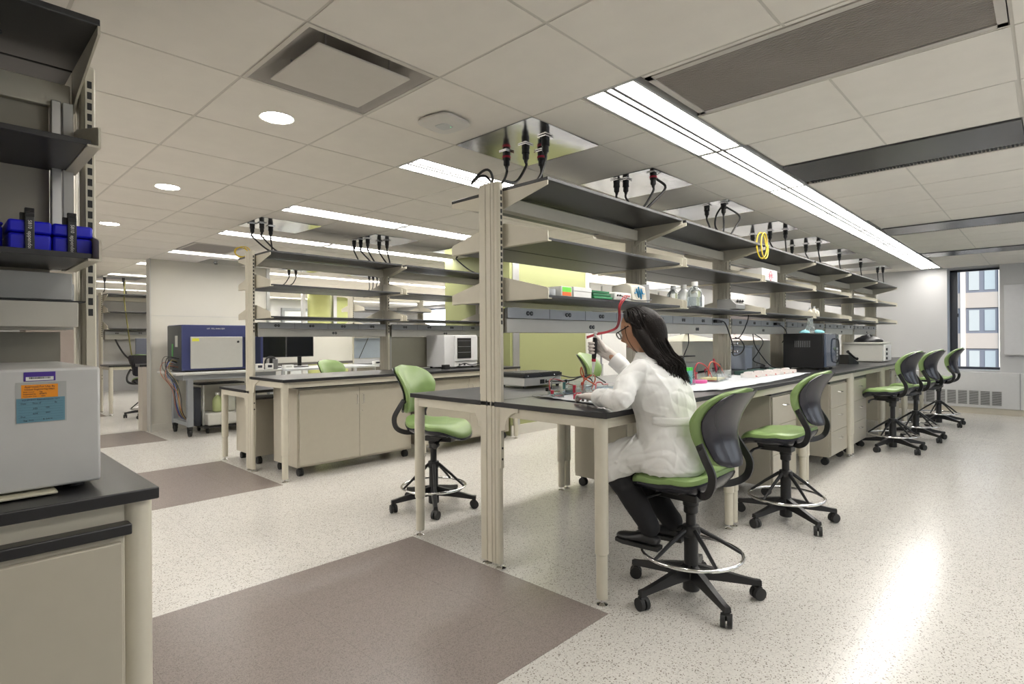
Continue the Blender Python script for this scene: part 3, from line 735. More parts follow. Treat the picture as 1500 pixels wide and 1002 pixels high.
        for j in range(nv):
            for i in range(nu):
                q = (j * W_ + i, j * W_ + i + 1, (j + 1) * W_ + i + 1, (j + 1) * W_ + i); fs += [q, tuple(N_ + k for k in q[::-1])]
        for j in range(nv): fs += [(j * W_, (j + 1) * W_, N_ + (j + 1) * W_, N_ + j * W_), (j * W_ + nu, N_ + j * W_ + nu, N_ + (j + 1) * W_ + nu, (j + 1) * W_ + nu)]
        for i in range(nu): fs += [(i, N_ + i, N_ + i + 1, i + 1), (nv * W_ + i, nv * W_ + i + 1, N_ + nv * W_ + i + 1, N_ + nv * W_ + i)]
        return mb.add(vs, fs)
    slabmesh(.0, .050).build('backrest', green, t)
    slabmesh(-.018, .0).build('back_shell', shell, t)
    for s_ in (-1, 1):
        P = smoothpts([(s_ * .10, -.08, sz - .060), (s_ * .17, -.14, sz - .055), (s_ * .208, -.19, sz - .02), (s_ * .212, -.205, sz + .05), (s_ * .205, -.17, sz + .12), (s_ * .19, -.135, sz + .18)], 5)
        rings = []
        for i, p in enumerate(P):
            tdir = (P[min(i + 1, len(P) - 1)] - P[max(i - 1, 0)]).normalized(); sd = Vector((1, 0, 0)); nn = tdir.cross(sd).normalized()
            rings.append([p + sd * .007 + nn * .017, p + sd * .009, p + sd * .007 - nn * .017, p - sd * .007 - nn * .017, p - sd * .009, p - sd * .007 + nn * .017])
        MB().loft(rings).build('back_arm', blkp, t)
        MB().tube([(s_ * .172, -.14, sz + .165), (s_ * .205, -.14, sz + .165)], .012, 10).build('pivot_bolt', blkp, t)
    return t
spec = [  # x, y, facing deg, seat z, ring z, label
    (2.596, 1.279, 90, .600, .215, 'green lab stool the person in the white coat sits on'),
    (4.105, 1.327, 90, .610, .17, 'empty green lab stool right behind the seated person at the bench'),
    (2.662, 3.371, -68, .635, .16, 'green lab stool standing in the aisle left of the big rack post'),
    (7.48, 1.285, 80, .675, .17, 'nearest of the three green stools clustered near the window'),
    (8.47, 1.215, 80, .675, .17, 'middle of the three green stools clustered near the window'),
    (10.05, 1.172, 88, .670, .17, 'green stool nearest the dark window frame'),
    (4.08, 7.30, -78, .55, .15, 'green stool in front of the black monitors behind the second bench'),
    (2.60, 10.9, 50, .62, .15, 'dark-backed green stool at the back-left bench beside the partition wall'),
    (4.94, 3.38, -72, .68, .16, 'green stool half hidden behind the hand with the pipette'),
]
for x, y, a, sz, rz_, lab in spec:
    t = make_stool(sz, rz_, lab, 18 - (a - 90)); t.location = (x, y, 0); t.rotation_euler = (0, 0, math.radians(a - 90))
# ------------------------------------------------------------------ the person
coatM = mat('lab_coat', (.80, .80, .785), .8, bump=.30, bscale=14, sheen=.2)
pantM = mat('black_trousers', (.010, .010, .012), .85, bump=.2, bscale=60)
skinM = mat('skin', (.42, .22, .13), .45, noise=.06, nscale=15)
hairM = mat('dark_hair', (.009, .006, .005), .58, bump=.5, bscale=160, spec=.25)
gloveM = mat('glove', (.66, .60, .56), .4, bump=.15, bscale=120)
P0 = Vector((2.532, 1.374, 0)); PR = math.radians(6); OLD = math.radians(18)
def RL(p):       # joints were read for a body turned 18 degrees
    q = Matrix.Rotation(OLD - PR, 3, 'Z') @ Vector(p); return (q.x, q.y, q.z)
person = None
def remesh(o, vox, smooth=4, disp=None):
    m_ = o.modifiers.new('remesh', 'REMESH'); m_.mode = 'VOXEL'; m_.voxel_size = vox; m_.use_smooth_shade = True
    s_ = o.modifiers.new('smooth', 'SMOOTH'); s_.iterations = smooth; s_.factor = .5
    if disp:
        tx = bpy.data.textures.new('folds', 'CLOUDS'); tx.noise_scale = disp[1]; tx.noise_depth = 1
        d = o.modifiers.new('folds', 'DISPLACE'); d.texture = tx; d.strength = disp[0]; d.mid_level = .5
        s2 = o.modifiers.new('smooth2', 'SMOOTH'); s2.iterations = 2
def limb(mb, P, R, n=18, k=6):
    """tapered limb with rounded ends"""
    Q = smoothpts(P, k); m_ = len(Q); rr = []
    for i in range(m_):
        t = i / (m_ - 1) * (len(P) - 1); a = min(int(t), len(P) - 2); u = t - a; u = u * u * (3 - 2 * u); rr.append(R[a] * (1 - u) + R[a + 1] * u)
    d0 = (Q[0] - Q[1]).normalized(); d1 = (Q[-1] - Q[-2]).normalized()
    cap0 = [(Q[0] + d0 * rr[0] * math.sin(a), rr[0] * math.cos(a)) for a in (1.35, .9, .45)]
    cap1 = [(Q[-1] + d1 * rr[-1] * math.sin(a), rr[-1] * math.cos(a)) for a in (.45, .9, 1.35)]
    pts = [c[0] for c in cap0] + Q + [c[0] for c in cap1]; rs = [c[1] for c in cap0] + rr + [c[1] for c in cap1]
    return mb.tube(pts, rs, n)
def ring(cx, cy, z, w_, d_, n=36, p=2.3, tilt=0):
    out = []
    for k in range(n):
        a = 2 * PI * k / n; c, s_ = math.cos(a), math.sin(a)
        x = math.copysign(abs(c) ** (2 / p), c) * w_; y = math.copysign(abs(s_) ** (2 / p), s_) * d_
        out.append(Vector((cx + x, cy + y, z + tilt * y)))
    return out
# head frame
HC = Vector((.012, .150, 1.302)); Rh = Matrix.Rotation(math.radians(-8), 3, 'Z') @ Matrix.Rotation(math.radians(-24), 3, 'X')
def H(x, y, z): return HC + Rh @ Vector((x, y, z))
def head_r(az, el):
    """az: 0 = face, el -90..90"""
    x, y, z = math.cos(el) * math.sin(az), math.cos(el) * math.cos(az), math.sin(el)
    px, py, pz = x * .073, y * .092, z * .112
    if pz < -.01:       # narrow the jaw and flatten the back of the neck
        k = (-.01 - pz) / .10; px *= 1 - .30 * k; py = py * (1 - .10 * k) + (.012 * k if y > 0 else .030 * k)
    g = lambda ax, ez, sx, sz: math.exp(-((az - ax) / sx) ** 2 - ((el - ez) / sz) ** 2)
    py += .026 * g(0, -.12, .13, .17) + .012 * g(0, .08, .10, .2) - .007 * g(.33, .13, .16, .13) - .007 * g(-.33, .13, .16, .13)
    py += .008 * g(0, -.48, .24, .07) - .003 * g(0, -.535, .2, .03) + .008 * g(0, -.60, .22, .05) + .008 * g(0, -.92, .35, .14)
    py += .005 * g(0, .30, .5, .12)
    return Vector((px, py, pz))
hd = MB(); na, ne = 56, 40; vs = []
for j in range(ne + 1):
    el = -PI / 2 + PI * j / ne
    for i in range(na):
        az = -PI + 2 * PI * i / na; q = head_r(az, el); vs.append(H(*q))
body = MB().add(vs, [(j * na + i, j * na + (i + 1) % na, (j + 1) * na + (i + 1) % na, (j + 1) * na + i) for j in range(ne) for i in range(na)])
for s_ in (-1, 1):      # ears
    limb(body, [H(s_ * .070, -.004, -.024), H(s_ * .079, -.012, .000), H(s_ * .080, -.010, .022), H(s_ * .074, .004, .026), H(s_ * .071, .008, .010)], [.0055, .0065, .0065, .0055, .004], 8, 4)
limb(body, [(0, .045, 1.10), (.003, .085, 1.18), H(0, -.02, -.045)], [.062, .050, .048])
body.loft([ring(0, -.015, .635, .13, .10), ring(0, 0, .70, .15, .105), ring(0, .01, .84, .125, .09), ring(0, .035, .98, .15, .10), ring(0, .055, 1.08, .16, .085), ring(0, .065, 1.13, .10, .06)])
SHL, ELL, WRL = (-.165, .075, 1.085), RL((-.285, .150, .975)), RL((-.105, .305, .962))
SHR, ELR, WRR = (.165, .080, 1.085), RL((.275, .215, 1.035)), RL((.292, .352, 1.155))
limb(body, [SHL, (-.210, .10, 1.045), ELL, RL((-.20, .235, .972)), WRL], [.040, .034, .030, .026, .024]); limb(body, [SHR, (.205, .12, 1.07), ELR, RL((.288, .31, 1.115)), WRR], [.040, .034, .030, .026, .024])
KNL, ANL, KNR, ANR = (-.105, .262, .635), (-.090, .050, .345), (.090, .270, .625), (.082, .005, .335)
for hp, kn, an in (((-.085, .0, .69), KNL, ANL), ((.085, .0, .69), KNR, ANR)): limb(body, [hp, kn], [.055, .045]); limb(body, [kn, an], [.045, .032]); limb(body, [an, (an[0], an[1] + .02, an[2] - .045), (an[0], an[1] + .07, an[2] - .062)], [.030, .024, .016])
person = body.build('person', skinM)
person.location = P0; person.rotation_euler = (0, 0, PR)
tag(person, 'seated person with long dark hair, glasses and white lab coat, pipetting at the bench', 'person')
remesh(person, .0045, 3)
eyeM = mat('eye', (.7, .7, .68), .15)
for s_ in (-1, 1): MB().lathe(H(s_ * .030, .080, .012), [(.001, -.010), (.006, -.008), (.010, 0), (.006, .008), (.001, .010)], 12).build('eye', eyeM, person)
lip = MB(); limb(lip, [H(-.020, .083, -.056), H(0, .094, -.054), H(.020, .083, -.056)], [.003, .005, .003], 8, 4); lip.build('lips', mat('lips', (.40, .12, .10), .4), person)
# trousers, shoes
tr = MB()
tr.loft([ring(0, -.02, .625, .150, .12), ring(0, -.01, .70, .160, .125), ring(0, 0, .80, .14, .10)])
for hp, kn, an in (((-.085, .0, .69), KNL, ANL), ((.085, .0, .69), KNR, ANR)):
    limb(tr, [hp, kn], [.070, .062]); limb(tr, [kn, Vector(kn).lerp(Vector(an), .5) + Vector((0, -.012, 0)), an], [.066, .062, .052])
o = tr.build('trousers', pantM, person); remesh(o, .007, 4, (.008, .05))
for sx, (an, yaw_) in ((-1, (ANL, .10)), (1, (ANR, -.05))):
    c = Vector((an[0], an[1], .255)); rings = []
    for y, w_, h_, z in [(-.055, .018, .020, .025), (-.045, .030, .045, 0), (-.02, .035, .062, 0), (.03, .036, .062, 0), (.07, .040, .048, 0), (.12, .046, .036, 0), (.16, .040, .030, .002), (.182, .018, .016, .008)]:
        rings.append([c + Vector((math.cos(a) * w_ + yaw_ * y, y, z + .002 + (math.sin(a) * .5 + .5) * h_)) for a in [2 * PI * k / 16 for k in range(16)]])
    sh = MB().loft(rings).build('shoe', mat('shoe_leather', (.018, .018, .02), .35), person, sub=1)
    sole = [[c + Vector((math.cos(a) * w_ * 1.06 + yaw_ * y, y, z_)) for a in [2 * PI * k / 12 for k in range(12)]] for y, w_, z_ in []]
    MB().prism([c + Vector((x + yaw_ * y, y, -.012)) for x, y in [(-.03, -.055), (.03, -.055), (.037, 0), (.041, .07), (.047, .12), (.035, .175), (-.03, .180), (-.046, .13), (-.04, .06), (-.036, 0)]], (0, 0, .018)).build('sole', rubber, sh)
# coat
ct = MB()
ct.loft([ring(0, -.03, .612, .170, .140), ring(0, -.03, .64, .190, .158), ring(0, -.025, .71, .188, .152), ring(0, -.012, .79, .172, .138), ring(0, .0, .86, .168, .132), ring(0, .012, .93, .180, .140),
         ring(0, .030, 1.00, .190, .140), ring(0, .050, 1.06, .190, .128), ring(0, .065, 1.11, .165, .105), ring(0, .078, 1.145, .105, .082), ring(0, .088, 1.17, .076, .066)])
limb(ct, [(-.09, -.02, .695), (-.100, .12, .69), (-.105, .225, .652)], [.085, .088, .082]); limb(ct, [(.09, -.02, .69), (.092, .12, .69), (.092, .235, .65)], [.085, .088, .082])
limb(ct, [(-.12, .16, .65), (-.125, .235, .60)], [.066, .062]); limb(ct, [(0, .02, .69), (0, .17, .68)], [.08, .075])
limb(ct, [(-.135, .07, 1.095), (-.215, .10, 1.05), ELL, RL((-.20, .235, .975)), RL((-.125, .290, .965))], [.064, .055, .049, .044, .044])
limb(ct, [(.135, .075, 1.095), (.205, .12, 1.07), ELR, RL((.288, .31, 1.115))], [.062, .054, .047, .043])
# folds laid as soft ridges
for P, r in [([(-.15, .09, .80), (-.18, .14, .72), (-.19, .18, .66)], .015), ([(-.27, .10, 1.03), (-.305, .12, 1.0), (-.31, .16, .97)], .013), ([(-.20, .16, 1.02), (-.26, .19, 1.0), (-.28, .2, .97)], .012),
             ([(.22, .10, 1.12), (.26, .16, 1.10)], .012), ([(.25, .21, 1.09), (.30, .25, 1.09)], .011)]:
    limb(ct, P, [r * .3, r * .55, r * .3], 8, 5)
o = ct.build('lab_coat', coatM, person); remesh(o, .0055, 3)
from mathutils import noise as mn
dg = bpy.context.evaluated_depsgraph_get(); dg.update()
me = bpy.data.meshes.new_from_object(o.evaluated_get(dg)); o.modifiers.clear(); o.data = me
me.materials.clear(); me.materials.append(coatM)
nrm = [v.normal.copy() for v in me.vertices]
for v, n_ in zip(me.vertices, nrm):
    p = v.co; wv = mn.noise_vector(p * 5.0) * .9
    a = mn.noise(Vector((p.x * 15, p.y * 15, p.z * 4.0)) + wv); b = mn.noise(Vector((p.x * 7 + p.z * 9, p.y * 9, p.z * 11 - p.x * 6)) + wv * 1.4 + Vector((7, 3, 1)))
    c_ = mn.noise(p * 30)
    v.co = p + n_ * (.0085 * (abs(a) ** .55 - .45) * -1.2 + .0070 * (abs(b) ** .6 - .4) + .0008 * c_)
me.polygons.foreach_set('use_smooth', [True] * len(me.polygons)); me.update()
# back belt, collar, cuffs, hem
be = MB()
def belt(u, v):
    a = PI * (1.0 + 1.0 * u) ; return Vector((.176 * math.cos(a) * 1.0, -.003 + .142 * math.sin(a) - .004 * math.sin(PI * u), .845 + .038 * v + .02 * abs(u - .5)))
be.grid(belt, 30, 3); o = be.build('belt', coatM, person); sd = o.modifiers.new('s', 'SOLIDIFY'); sd.thickness = .007
cl = MB().loft([ring(0, .083, 1.150, .090, .076, 24), ring(0, .085, 1.185, .073, .064, 24), ring(0, .088, 1.190, .067, .058, 24), ring(0, .085, 1.150, .075, .06, 24)])
cl.build('collar', coatM, person)
for a, b, r in ((Vector(RL((-.135, .283, .966))), Vector(RL((-.108, .306, .964))), .046), (Vector(RL((.2875, .300, 1.108))), Vector(RL((.292, .342, 1.143))), .045)):
    d = (b - a); MB().tube([a - d * .4, a, b, b + d * .02], [r - .002, r + .001, r, r - .006], 20).build('cuff', coatM, person)
# gloves : five fingers each
def glove(fn_palm, fingers, name='glove'):
    g = MB()
    for P, R in fn_palm: limb(g, P, R, 14, 4)
    for P, R in fingers: limb(g, P, R, 10, 4)
    o = g.build(name, gloveM, person); remesh(o, .0026, 2); return o
iv = Matrix.Rotation(-PR, 3, 'Z')
def PL(v): return iv @ (Vector(v) - P0)      # world point -> person frame
eR, eD = rt, fw
C = Vector((2.664, 1.893, 1.205))            # where the pipette is gripped
wr = Vector((2.532, 1.374, 0)) + Matrix.Rotation(PR, 3, 'Z') @ Vector(WRR)
def c3(r, d, z): return PL(C + eR * r + eD * d + up * z)
palm = []
for zz in (.026, .010, -.008, -.024):
    palm.append(([PL(wr.lerp(C, -.30) + up * (zz * .3 - .004)), PL(wr.lerp(C, .45) + up * zz * .8 + eR * .012), c3(.026, .020, zz)], [.022, .019, .013]))
fing = []
for k, zz in enumerate((.030, .011, -.008, -.026)):
    L_ = (1.0, 1.05, 1.0, .85)[k]
    fing.append(([c3(.024, .024, zz), c3(-.004, .034 * L_, zz + .002), c3(-.027 * L_, .014, zz), c3(-.026 * L_, -.012, zz - .002), c3(-.008, -.021, zz - .002)], [.0098, .0092, .0086, .0080, .0070]))
fing.append(([PL(wr.lerp(C, .35) + up * .02 - eD * .010), c3(.030, -.012, .040), c3(.012, -.014, .062), c3(.001, -.004, .074)], [.013, .011, .010, .008]))
g1 = glove(palm, fing)
wl = P0 + Matrix.Rotation(PR, 3, 'Z') @ Vector(WRL); CL = Vector((2.405, 1.765, .952))
dl = (CL - wl).normalized(); nl = Vector((-dl.y, dl.x, 0))
palm = []; fing = []
for q in (-.028, -.010, .010, .027): palm.append(([PL(wl + nl * q * .5), PL(wl.lerp(CL, .6) + nl * q * .9 + up * .008), PL(CL + nl * q + up * .004)], [.022, .018, .013]))
for k, q in enumerate((-.030, -.011, .010, .029)):
    L_ = (.75, .95, 1.05, .92)[k]
    fing.append(([PL(CL + nl * q + up * .006), PL(CL + nl * q * 1.1 + dl * .035 * L_ + up * .010), PL(CL + nl * q * 1.1 + dl * .058 * L_ - up * .004), PL(CL + nl * q * 1.05 + dl * .062 * L_ - up * .020)], [.0098, .009, .0082, .007]))
fing.append(([PL(wl.lerp(CL, .45) + nl * -.024), PL(CL - nl * .052 + dl * -.005 - up * .004), PL(CL - nl * .056 + dl * .022 - up * .010), PL(CL - nl * .045 + dl * .040 - up * .014)], [.013, .011, .010, .008]))
g2 = glove(palm, fing)
# hair : cap volume plus combed strands
random.seed(11)
hr = MB(); vs = []
for j in range(25):
    el = -.55 + (PI / 2 + .55) * j / 24
    for i in range(48):
        az = -PI + 2 * PI * i / 48
        q = head_r(az, max(el, -.6)); front = max(0, math.cos(az)); grow = 1.10 - .10 * max(0, (front - .55) / .45) * (1 if el < .75 else 0)
        if abs(az) < 1.85 and el < .45: grow = .955
        elif front > .2 and el < .62: grow = min(grow, .965 if abs(az) < 1.25 else 1.06)
        vs.append(H(q.x * grow * 1.03, q.y * grow - .004, q.z * (1.08 if el > 0 else 1.0)))
hr.add(vs, [(j * 48 + i, j * 48 + (i + 1) % 48, (j + 1) * 48 + (i + 1) % 48, (j + 1) * 48 + i) for j in range(24) for i in range(48)])
limb(hr, [H(0, -.05, .03), H(.0, -.085, -.03), (.012, .045, 1.20), (.02, -.025, 1.13), (.03, -.075, 1.06)], [.070, .062, .056, .046, .012], 20)
limb(hr, [H(-.045, -.03, -.0), H(-.062, -.045, -.06), (-.055, .04, 1.185), (-.045, -.015, 1.135)], [.040, .034, .032, .014], 14)
limb(hr, [H(.045, -.03, -.0), H(.062, -.045, -.06), (.075, .035, 1.175), (.105, -.02, 1.10), (.125, -.065, 1.045)], [.040, .034, .036, .028, .008], 14)
hb = hr.build('hair', hairM, person); remesh(hb, .006, 2)
st = MB()
for i in range(900):
    u = random.random(); az = math.radians(104 + 160 * u)     # left ear -> back -> right ear
    az = -az                                              # her left first
    xs = math.sin(az)
    e0 = random.uniform(.5, 1.35); p0 = head_r(az * .55 + random.uniform(-.4, .4), 1.35); q1 = head_r(az, e0 * .6); q2 = head_r(az, random.uniform(-.05, .2)); k_ = random.uniform(1.07, 1.17)
    endx = .040 + .115 * xs + random.uniform(-.045, .06); ln = random.uniform(0, 1)
    ez = 1.025 + .085 * ln + (.03 if xs < -.5 else 0); ey = -.085 + .045 * ln + .05 * abs(xs) ** 2
    a = HC + Rh @ (q2 * k_); b = Vector((.01 + .085 * xs, .055 + random.uniform(-.012, .012) - .075 * (1 - abs(xs)), 1.20)); c = Vector((.02 + .105 * xs, .01 - .085 * (1 - abs(xs) * .7) + random.uniform(-.01, .012), 1.135))
    P = smoothpts([HC + Rh @ (p0 * 1.08), HC + Rh @ (q1 * (k_ + .01)), a, b, c, Vector((endx, ey, ez))], 5)
    ph, am, fq = random.uniform(0, 6.3), random.uniform(.003, .013), random.uniform(.4, .8)
    P = [p + Vector((math.sin(ph + j * fq), math.cos(ph + j * fq * .8), 0)) * am * min(1, j / 10) for j, p in enumerate(P)]
    r0 = random.uniform(.0014, .0036); st.tube(P, [r0 * (.6 + .4 * min(1, j / 4)) * (1 - (j / len(P)) ** 4 * .85) for j in range(len(P))], 5)
for s_ in (-1, 1):          # side locks over the temples
    for i in range(16):
        P = smoothpts([H(s_ * .01, .02 + random.uniform(-.01, .02), .120), H(s_ * (.046 + random.uniform(-.004, .004)), .012 + random.uniform(-.02, .010), .090), H(s_ * .084, -.002 + random.uniform(-.018, .002), .046), H(s_ * .088, -.034, .020), H(s_ * .082, -.055, -.03), (s_ * .06 + .01, .045, 1.18)], 4)
        st.tube(P, [.0035] * len(P), 5)
P = smoothpts([H(-.075, .02, .03), H(-.078, .030, -.02), H(-.070, .030, -.07), (-.06, .10, 1.16)], 4); st.tube(P, [.0016] * len(P), 5)
st.build('hair_strands', hairM, hb, kind='stuff')
# glasses
gM = mat('glasses_frame', (.008, .008, .009), .2)
gs = MB()
for s_ in (-1, 1):
    gs.tube([H(s_ * .033 + .024 * math.cos(a), .101 - .006 * math.cos(a) * s_, .012 + .017 * math.sin(a)) for a in [2 * PI * k / 20 for k in range(20)]], .0026, 6, closed=True)
    gs.tube([H(s_ * .057, .097, .016), H(s_ * .073, .082, .018), H(s_ * .079, .0, .020), H(s_ * .079, -.018, .006)], .0028, 6)
gs.tube([H(-.009, .103, .014), H(0, .108, .016), H(.009, .103, .014)], .0024, 6)
go = gs.build('glasses', gM, person)
for s_ in (-1, 1): MB().lathe(H(s_ * .033, .101, .012), [(.022, -.001), (.022, .001)], 18, axis=Rh @ Vector((0, 1, 0))).build('lens', mat('lens', (.9, .92, .95), .02, trans=.95, ior=1.1), go)
# pipette in the right hand
pp = thing('pipette', 'black and white pipette with a red band in the raised gloved hand', 'pipette', C)
ax = Vector((.10, .16, -1)).normalized()
def PX_(l): return C + ax * l
MB().tube([PX_(-.062), PX_(-.060), PX_(.05), PX_(.062)], [.010, .014, .0135, .011], 16).build('handle', blkp, pp, world=True)
MB().tube([PX_(-.085), PX_(-.06)], [.005, .005], 10).tube([PX_(-.094), PX_(-.085)], [.010, .010], 14).build('plunger', white, pp, world=True)
MB().tube([PX_(.062), PX_(.078)], [.0125, .0125], 16).build('red_band', redM, pp, world=True)
MB().tube([PX_(.078), PX_(.082), PX_(.12), PX_(.145)], [.009, .011, .0075, .0055], 14).build('shaft', white, pp, world=True)
MB().tube([PX_(.140), PX_(.150), PX_(.20)], [.005, .0042, .0009], 10).build('tip', glassM, pp, world=True)
# ------------------------------------------------------------------ things on the near left bench and rack
TX = (PI / 2, 0, 0)      # text facing -Y
TMX = (PI / 2, 0, -PI / 2)   # text facing -X
def wbox(name, m, parent, *a, bevel=0, label=None):
    return MB().box(*a).build(name, m, parent, world=True, bevel=bevel, smooth=bool(bevel), label=label)
def ltext(s, size, m, parent, wloc, rot, align='CENTER', name='lettering', ext=.0003):
    iv_ = inv_world(parent); p = iv_ @ Vector(wloc); return text(s, size, m, parent, p, rot, name=name, align=align, ext=ext)
t = thing('instrument_box', 'large white box-shaped instrument with coloured stickers on the near left table', 'lab instrument', (.0, 1.88, .924))
wbox('housing', mat('instr_white', (.56, .56, .55), .35), t, -.30, .287, 1.60, 2.16, .938, 1.201, bevel=.006)
for x in (-.25, .245):
    for y in (1.66, 2.08): MB().lathe((x, y, .9245), [(.020, 0), (.022, .014)], 14).build('foot', rubber, t, world=True)
wbox('drip_tray', mat('tray_cream', (.55, .52, .40), .4), t, -.28, .205, 1.575, 1.66, .9275, .9335, bevel=.002)
pu = mat('sticker_purple', (.07, .03, .28), .4); og = mat('sticker_orange', (.85, .30, .01), .5); bl = mat('sticker_blue', (.13, .28, .36), .5); tp = mat('clear_tape', (.42, .43, .42), .35); ink = mat('ink', (.03, .03, .05), .6)
wbox('asset_sticker', pu, t, .151, .205, 1.5990, 1.6, 1.174, 1.194, bevel=.0004); wbox('barcode_field', white, t, .1545, .2015, 1.5985, 1.5992, 1.1755, 1.1835)
mb = MB(); x = .160; random.seed(3)
while x < .196:
    w_ = random.choice([.0004, .0007, .0011]); mb.box(x, x + w_, 1.5982, 1.5987, 1.1790, 1.1830); x += w_ + random.choice([.0004, .0008])
mb.build('barcode', ink, t, world=True, kind='stuff', smooth=False)
wbox('clear_tape', tp, t, .138, .224, 1.5993, 1.6, 1.083, 1.172)
wbox('approval_sticker', og, t, .147, .209, 1.5986, 1.5994, 1.138, 1.1665); wbox('inspection_sticker', bl, t, .139, .221, 1.5986, 1.5994, 1.085, 1.1375)
ltext('Approved For Use By', .0058, ink, t, (.178, 1.5985, 1.162), TX); ltext('Clinical Engineering Dept.', .0050, ink, t, (.178, 1.5985, 1.1565), TX)
ltext('Date Issued        Tag', .0038, ink, t, (.150, 1.5985, 1.151), TX, 'LEFT'); ltext('Inspected by     870875', .0042, ink, t, (.150, 1.5985, 1.1463), TX, 'LEFT'); ltext('Inspection Due        Date', .0036, ink, t, (.150, 1.5985, 1.1415), TX, 'LEFT')
ltext('EQUIPMENT PERFORMANCE TEST', .0042, ink, t, (.180, 1.5985, 1.1335), TX)
for q in range(8): wbox('ruled_line', ink, t, .142, .218, 1.5983, 1.5986, 1.1285 - q * .0055, 1.1287 - q * .0055)
for s_, x, z in (('Date', .146, 1.1262), ('Time of', .165, 1.1262), ('By', .203, 1.1262), ('3/25', .166, 1.1145), ('OK', .188, 1.1155), ('6/14', .166, 1.1035), ('pass', .188, 1.105), ('Due', .146, 1.098), ('Tag  7/12', .150, 1.0895), ('B. 2/4/10', .183, 1.0905)): ltext(s_, .0045, ink, t, (x, 1.5983, z), TX, 'LEFT')
# blue tube boxes with black clips
for k, (x0, x1, lab) in enumerate([(.155, .243, 'left bright blue storage box with a black lettered clip on the near rack shelf'), (.246, .332, 'right bright blue storage box with a black lettered clip beside the rack post')]):
    t = thing('storage_box', lab, 'storage box', ((x0 + x1) / 2, 1.98, 1.489), group='blue boxes on the near rack shelf')
    wbox('body', blueb, t, x0, x1, 1.945, 2.12, 1.4985, 1.545, bevel=.006); wbox('lid', blueb, t, x0 - .001, x1 + .001, 1.943, 2.122, 1.547, 1.580, bevel=.006)
    xc = x0 + .042 if k == 0 else x0 + .040
    wbox('clip', mat('clip_dark', (.035, .037, .04), .45), t, xc - .010, xc + .010, 1.936, 1.943, 1.4985, 1.600, bevel=.002)
    mb = MB()
    for q in range(6): mb.box(xc - .0095, xc + .0095, 1.934, 1.937, 1.588 + q * .004, 1.590 + q * .004)
    mb.box(xc - .009, xc + .009, 1.940, 1.955, 1.60, 1.612).box(xc - .018, xc - .008, 1.95, 1.965, 1.58, 1.60)
    mb.build('clip_grip', blkp, t, world=True, kind='stuff', smooth=False)
    ltext('eppendorf', .0125, white, t, (xc, 1.9355, 1.524), (PI / 2, PI / 2, 0)); ltext('5810', .0115, white, t, (xc, 1.9355, 1.568), (PI / 2, PI / 2, 0))
t = thing('storage_box', 'dark blue box mostly cut off at the far left of the near rack shelf', 'storage box', (.09, 2.0, 1.489), group='blue boxes on the near rack shelf'); wbox('body', blueb, t, .0, .148, 1.99, 2.14, 1.4985, 1.565, bevel=.005); wbox('lid', blueb, t, -.001, .149, 1.989, 2.141, 1.567, 1.575, bevel=.003)
# coil of black cable on the top shelf
t = tag(MB().tube(smoothpts([(.02 + .13 * math.cos(a) * (1 - .02 * a), 2.08 + .09 * math.sin(a), 2.112 + .006 * a) for a in [k * .6 for k in range(32)]], 3), .007, 8).build('coiled_cable', blkp), 'black coiled cable lying on top of the near left rack', 'cable')
# backboard and strut of the near rack
t = thing('rack_backboard', 'dull beige backboard with an aluminium strut behind the near rack shelves', 'backboard', (-.3, 2.24, 1.5))
wbox('board', mat('board_beige', (.36, .335, .27), .6), t, -1.05, .275, 2.243, 2.25, 1.44, 2.0); wbox('lower_board', mat('board_beige2', (.30, .285, .24), .6), t, -1.05, .30, 2.243, 2.25, .93, 1.29)
wbox('aluminium_strut', alu, t, .276, .300, 2.205, 2.25, 1.48, 2.0, bevel=.002); wbox('strut_channel', lgrey, t, .304, .330, 2.205, 2.25, 1.48, 2.0, bevel=.002)
t = thing('service_fascia', 'pale flat service panels under the lowest shelf of the near rack', 'panel', (-.3, 2.15, 1.4))
wbox('upper_panel', mat('pale_panel', (.50, .50, .48), .4), t, -1.0, .318, 2.155, 2.185, 1.386, 1.466, bevel=.002); wbox('lower_panel', mat('panel_cream', (.52, .50, .44), .4), t, -1.0, .322, 2.09, 2.185, 1.303, 1.376, bevel=.002); wbox('divider', dark, t, -1.0, .34, 2.09, 2.185, 1.3765, 1.380)
wbox('panel_joint', grey2, t, .14, .142, 2.1535, 2.1552, 1.386, 1.466)
# ------------------------------------------------------------------ low shelf of the first bay
SH = 1.4885; cX = .06
t = thing('tape_roll', 'two clear and white tape rolls at the near end of the low shelf', 'tape roll', (2.27, 1.93, SH)); MB().lathe((2.262, 1.93, SH), [(.018, 0), (.030, 0), (.030, .034), (.018, .034), (.018, 0)], 24).build('roll', mat('tape_clear', (.72, .73, .70), .25), t, world=True); MB().lathe((2.325, 1.935, SH), [(.012, 0), (.026, 0), (.026, .036), (.012, .036), (.012, 0)], 24).build('roll', paper, t, world=True)
t = thing('reagent_box', 'small box with a fluorescent green and orange label on the low shelf', 'box', (2.41, 1.93, SH)); wbox('carton', white, t, 2.355, 2.445, 1.885, 1.975, SH, SH + .052, bevel=.001)
wbox('green_label', mat('fluo_green', (.20, .75, .08), .5), t, 2.362, 2.438, 1.8835, 1.885, SH + .022, SH + .048); wbox('orange_label', mat('fluo_orange', (.90, .18, .04), .5), t, 2.362, 2.438, 1.8835, 1.885, SH + .002, SH + .022)
t = thing('white_box', 'plain white lidded carton beside the green and orange box', 'box', (2.54, 1.93, SH)); wbox('carton', white, t, 2.462, 2.625, 1.885, 1.99, SH, SH + .032, bevel=.001); wbox('lid', white, t, 2.460, 2.627, 1.883, 1.992, SH + .032, SH + .055, bevel=.002)
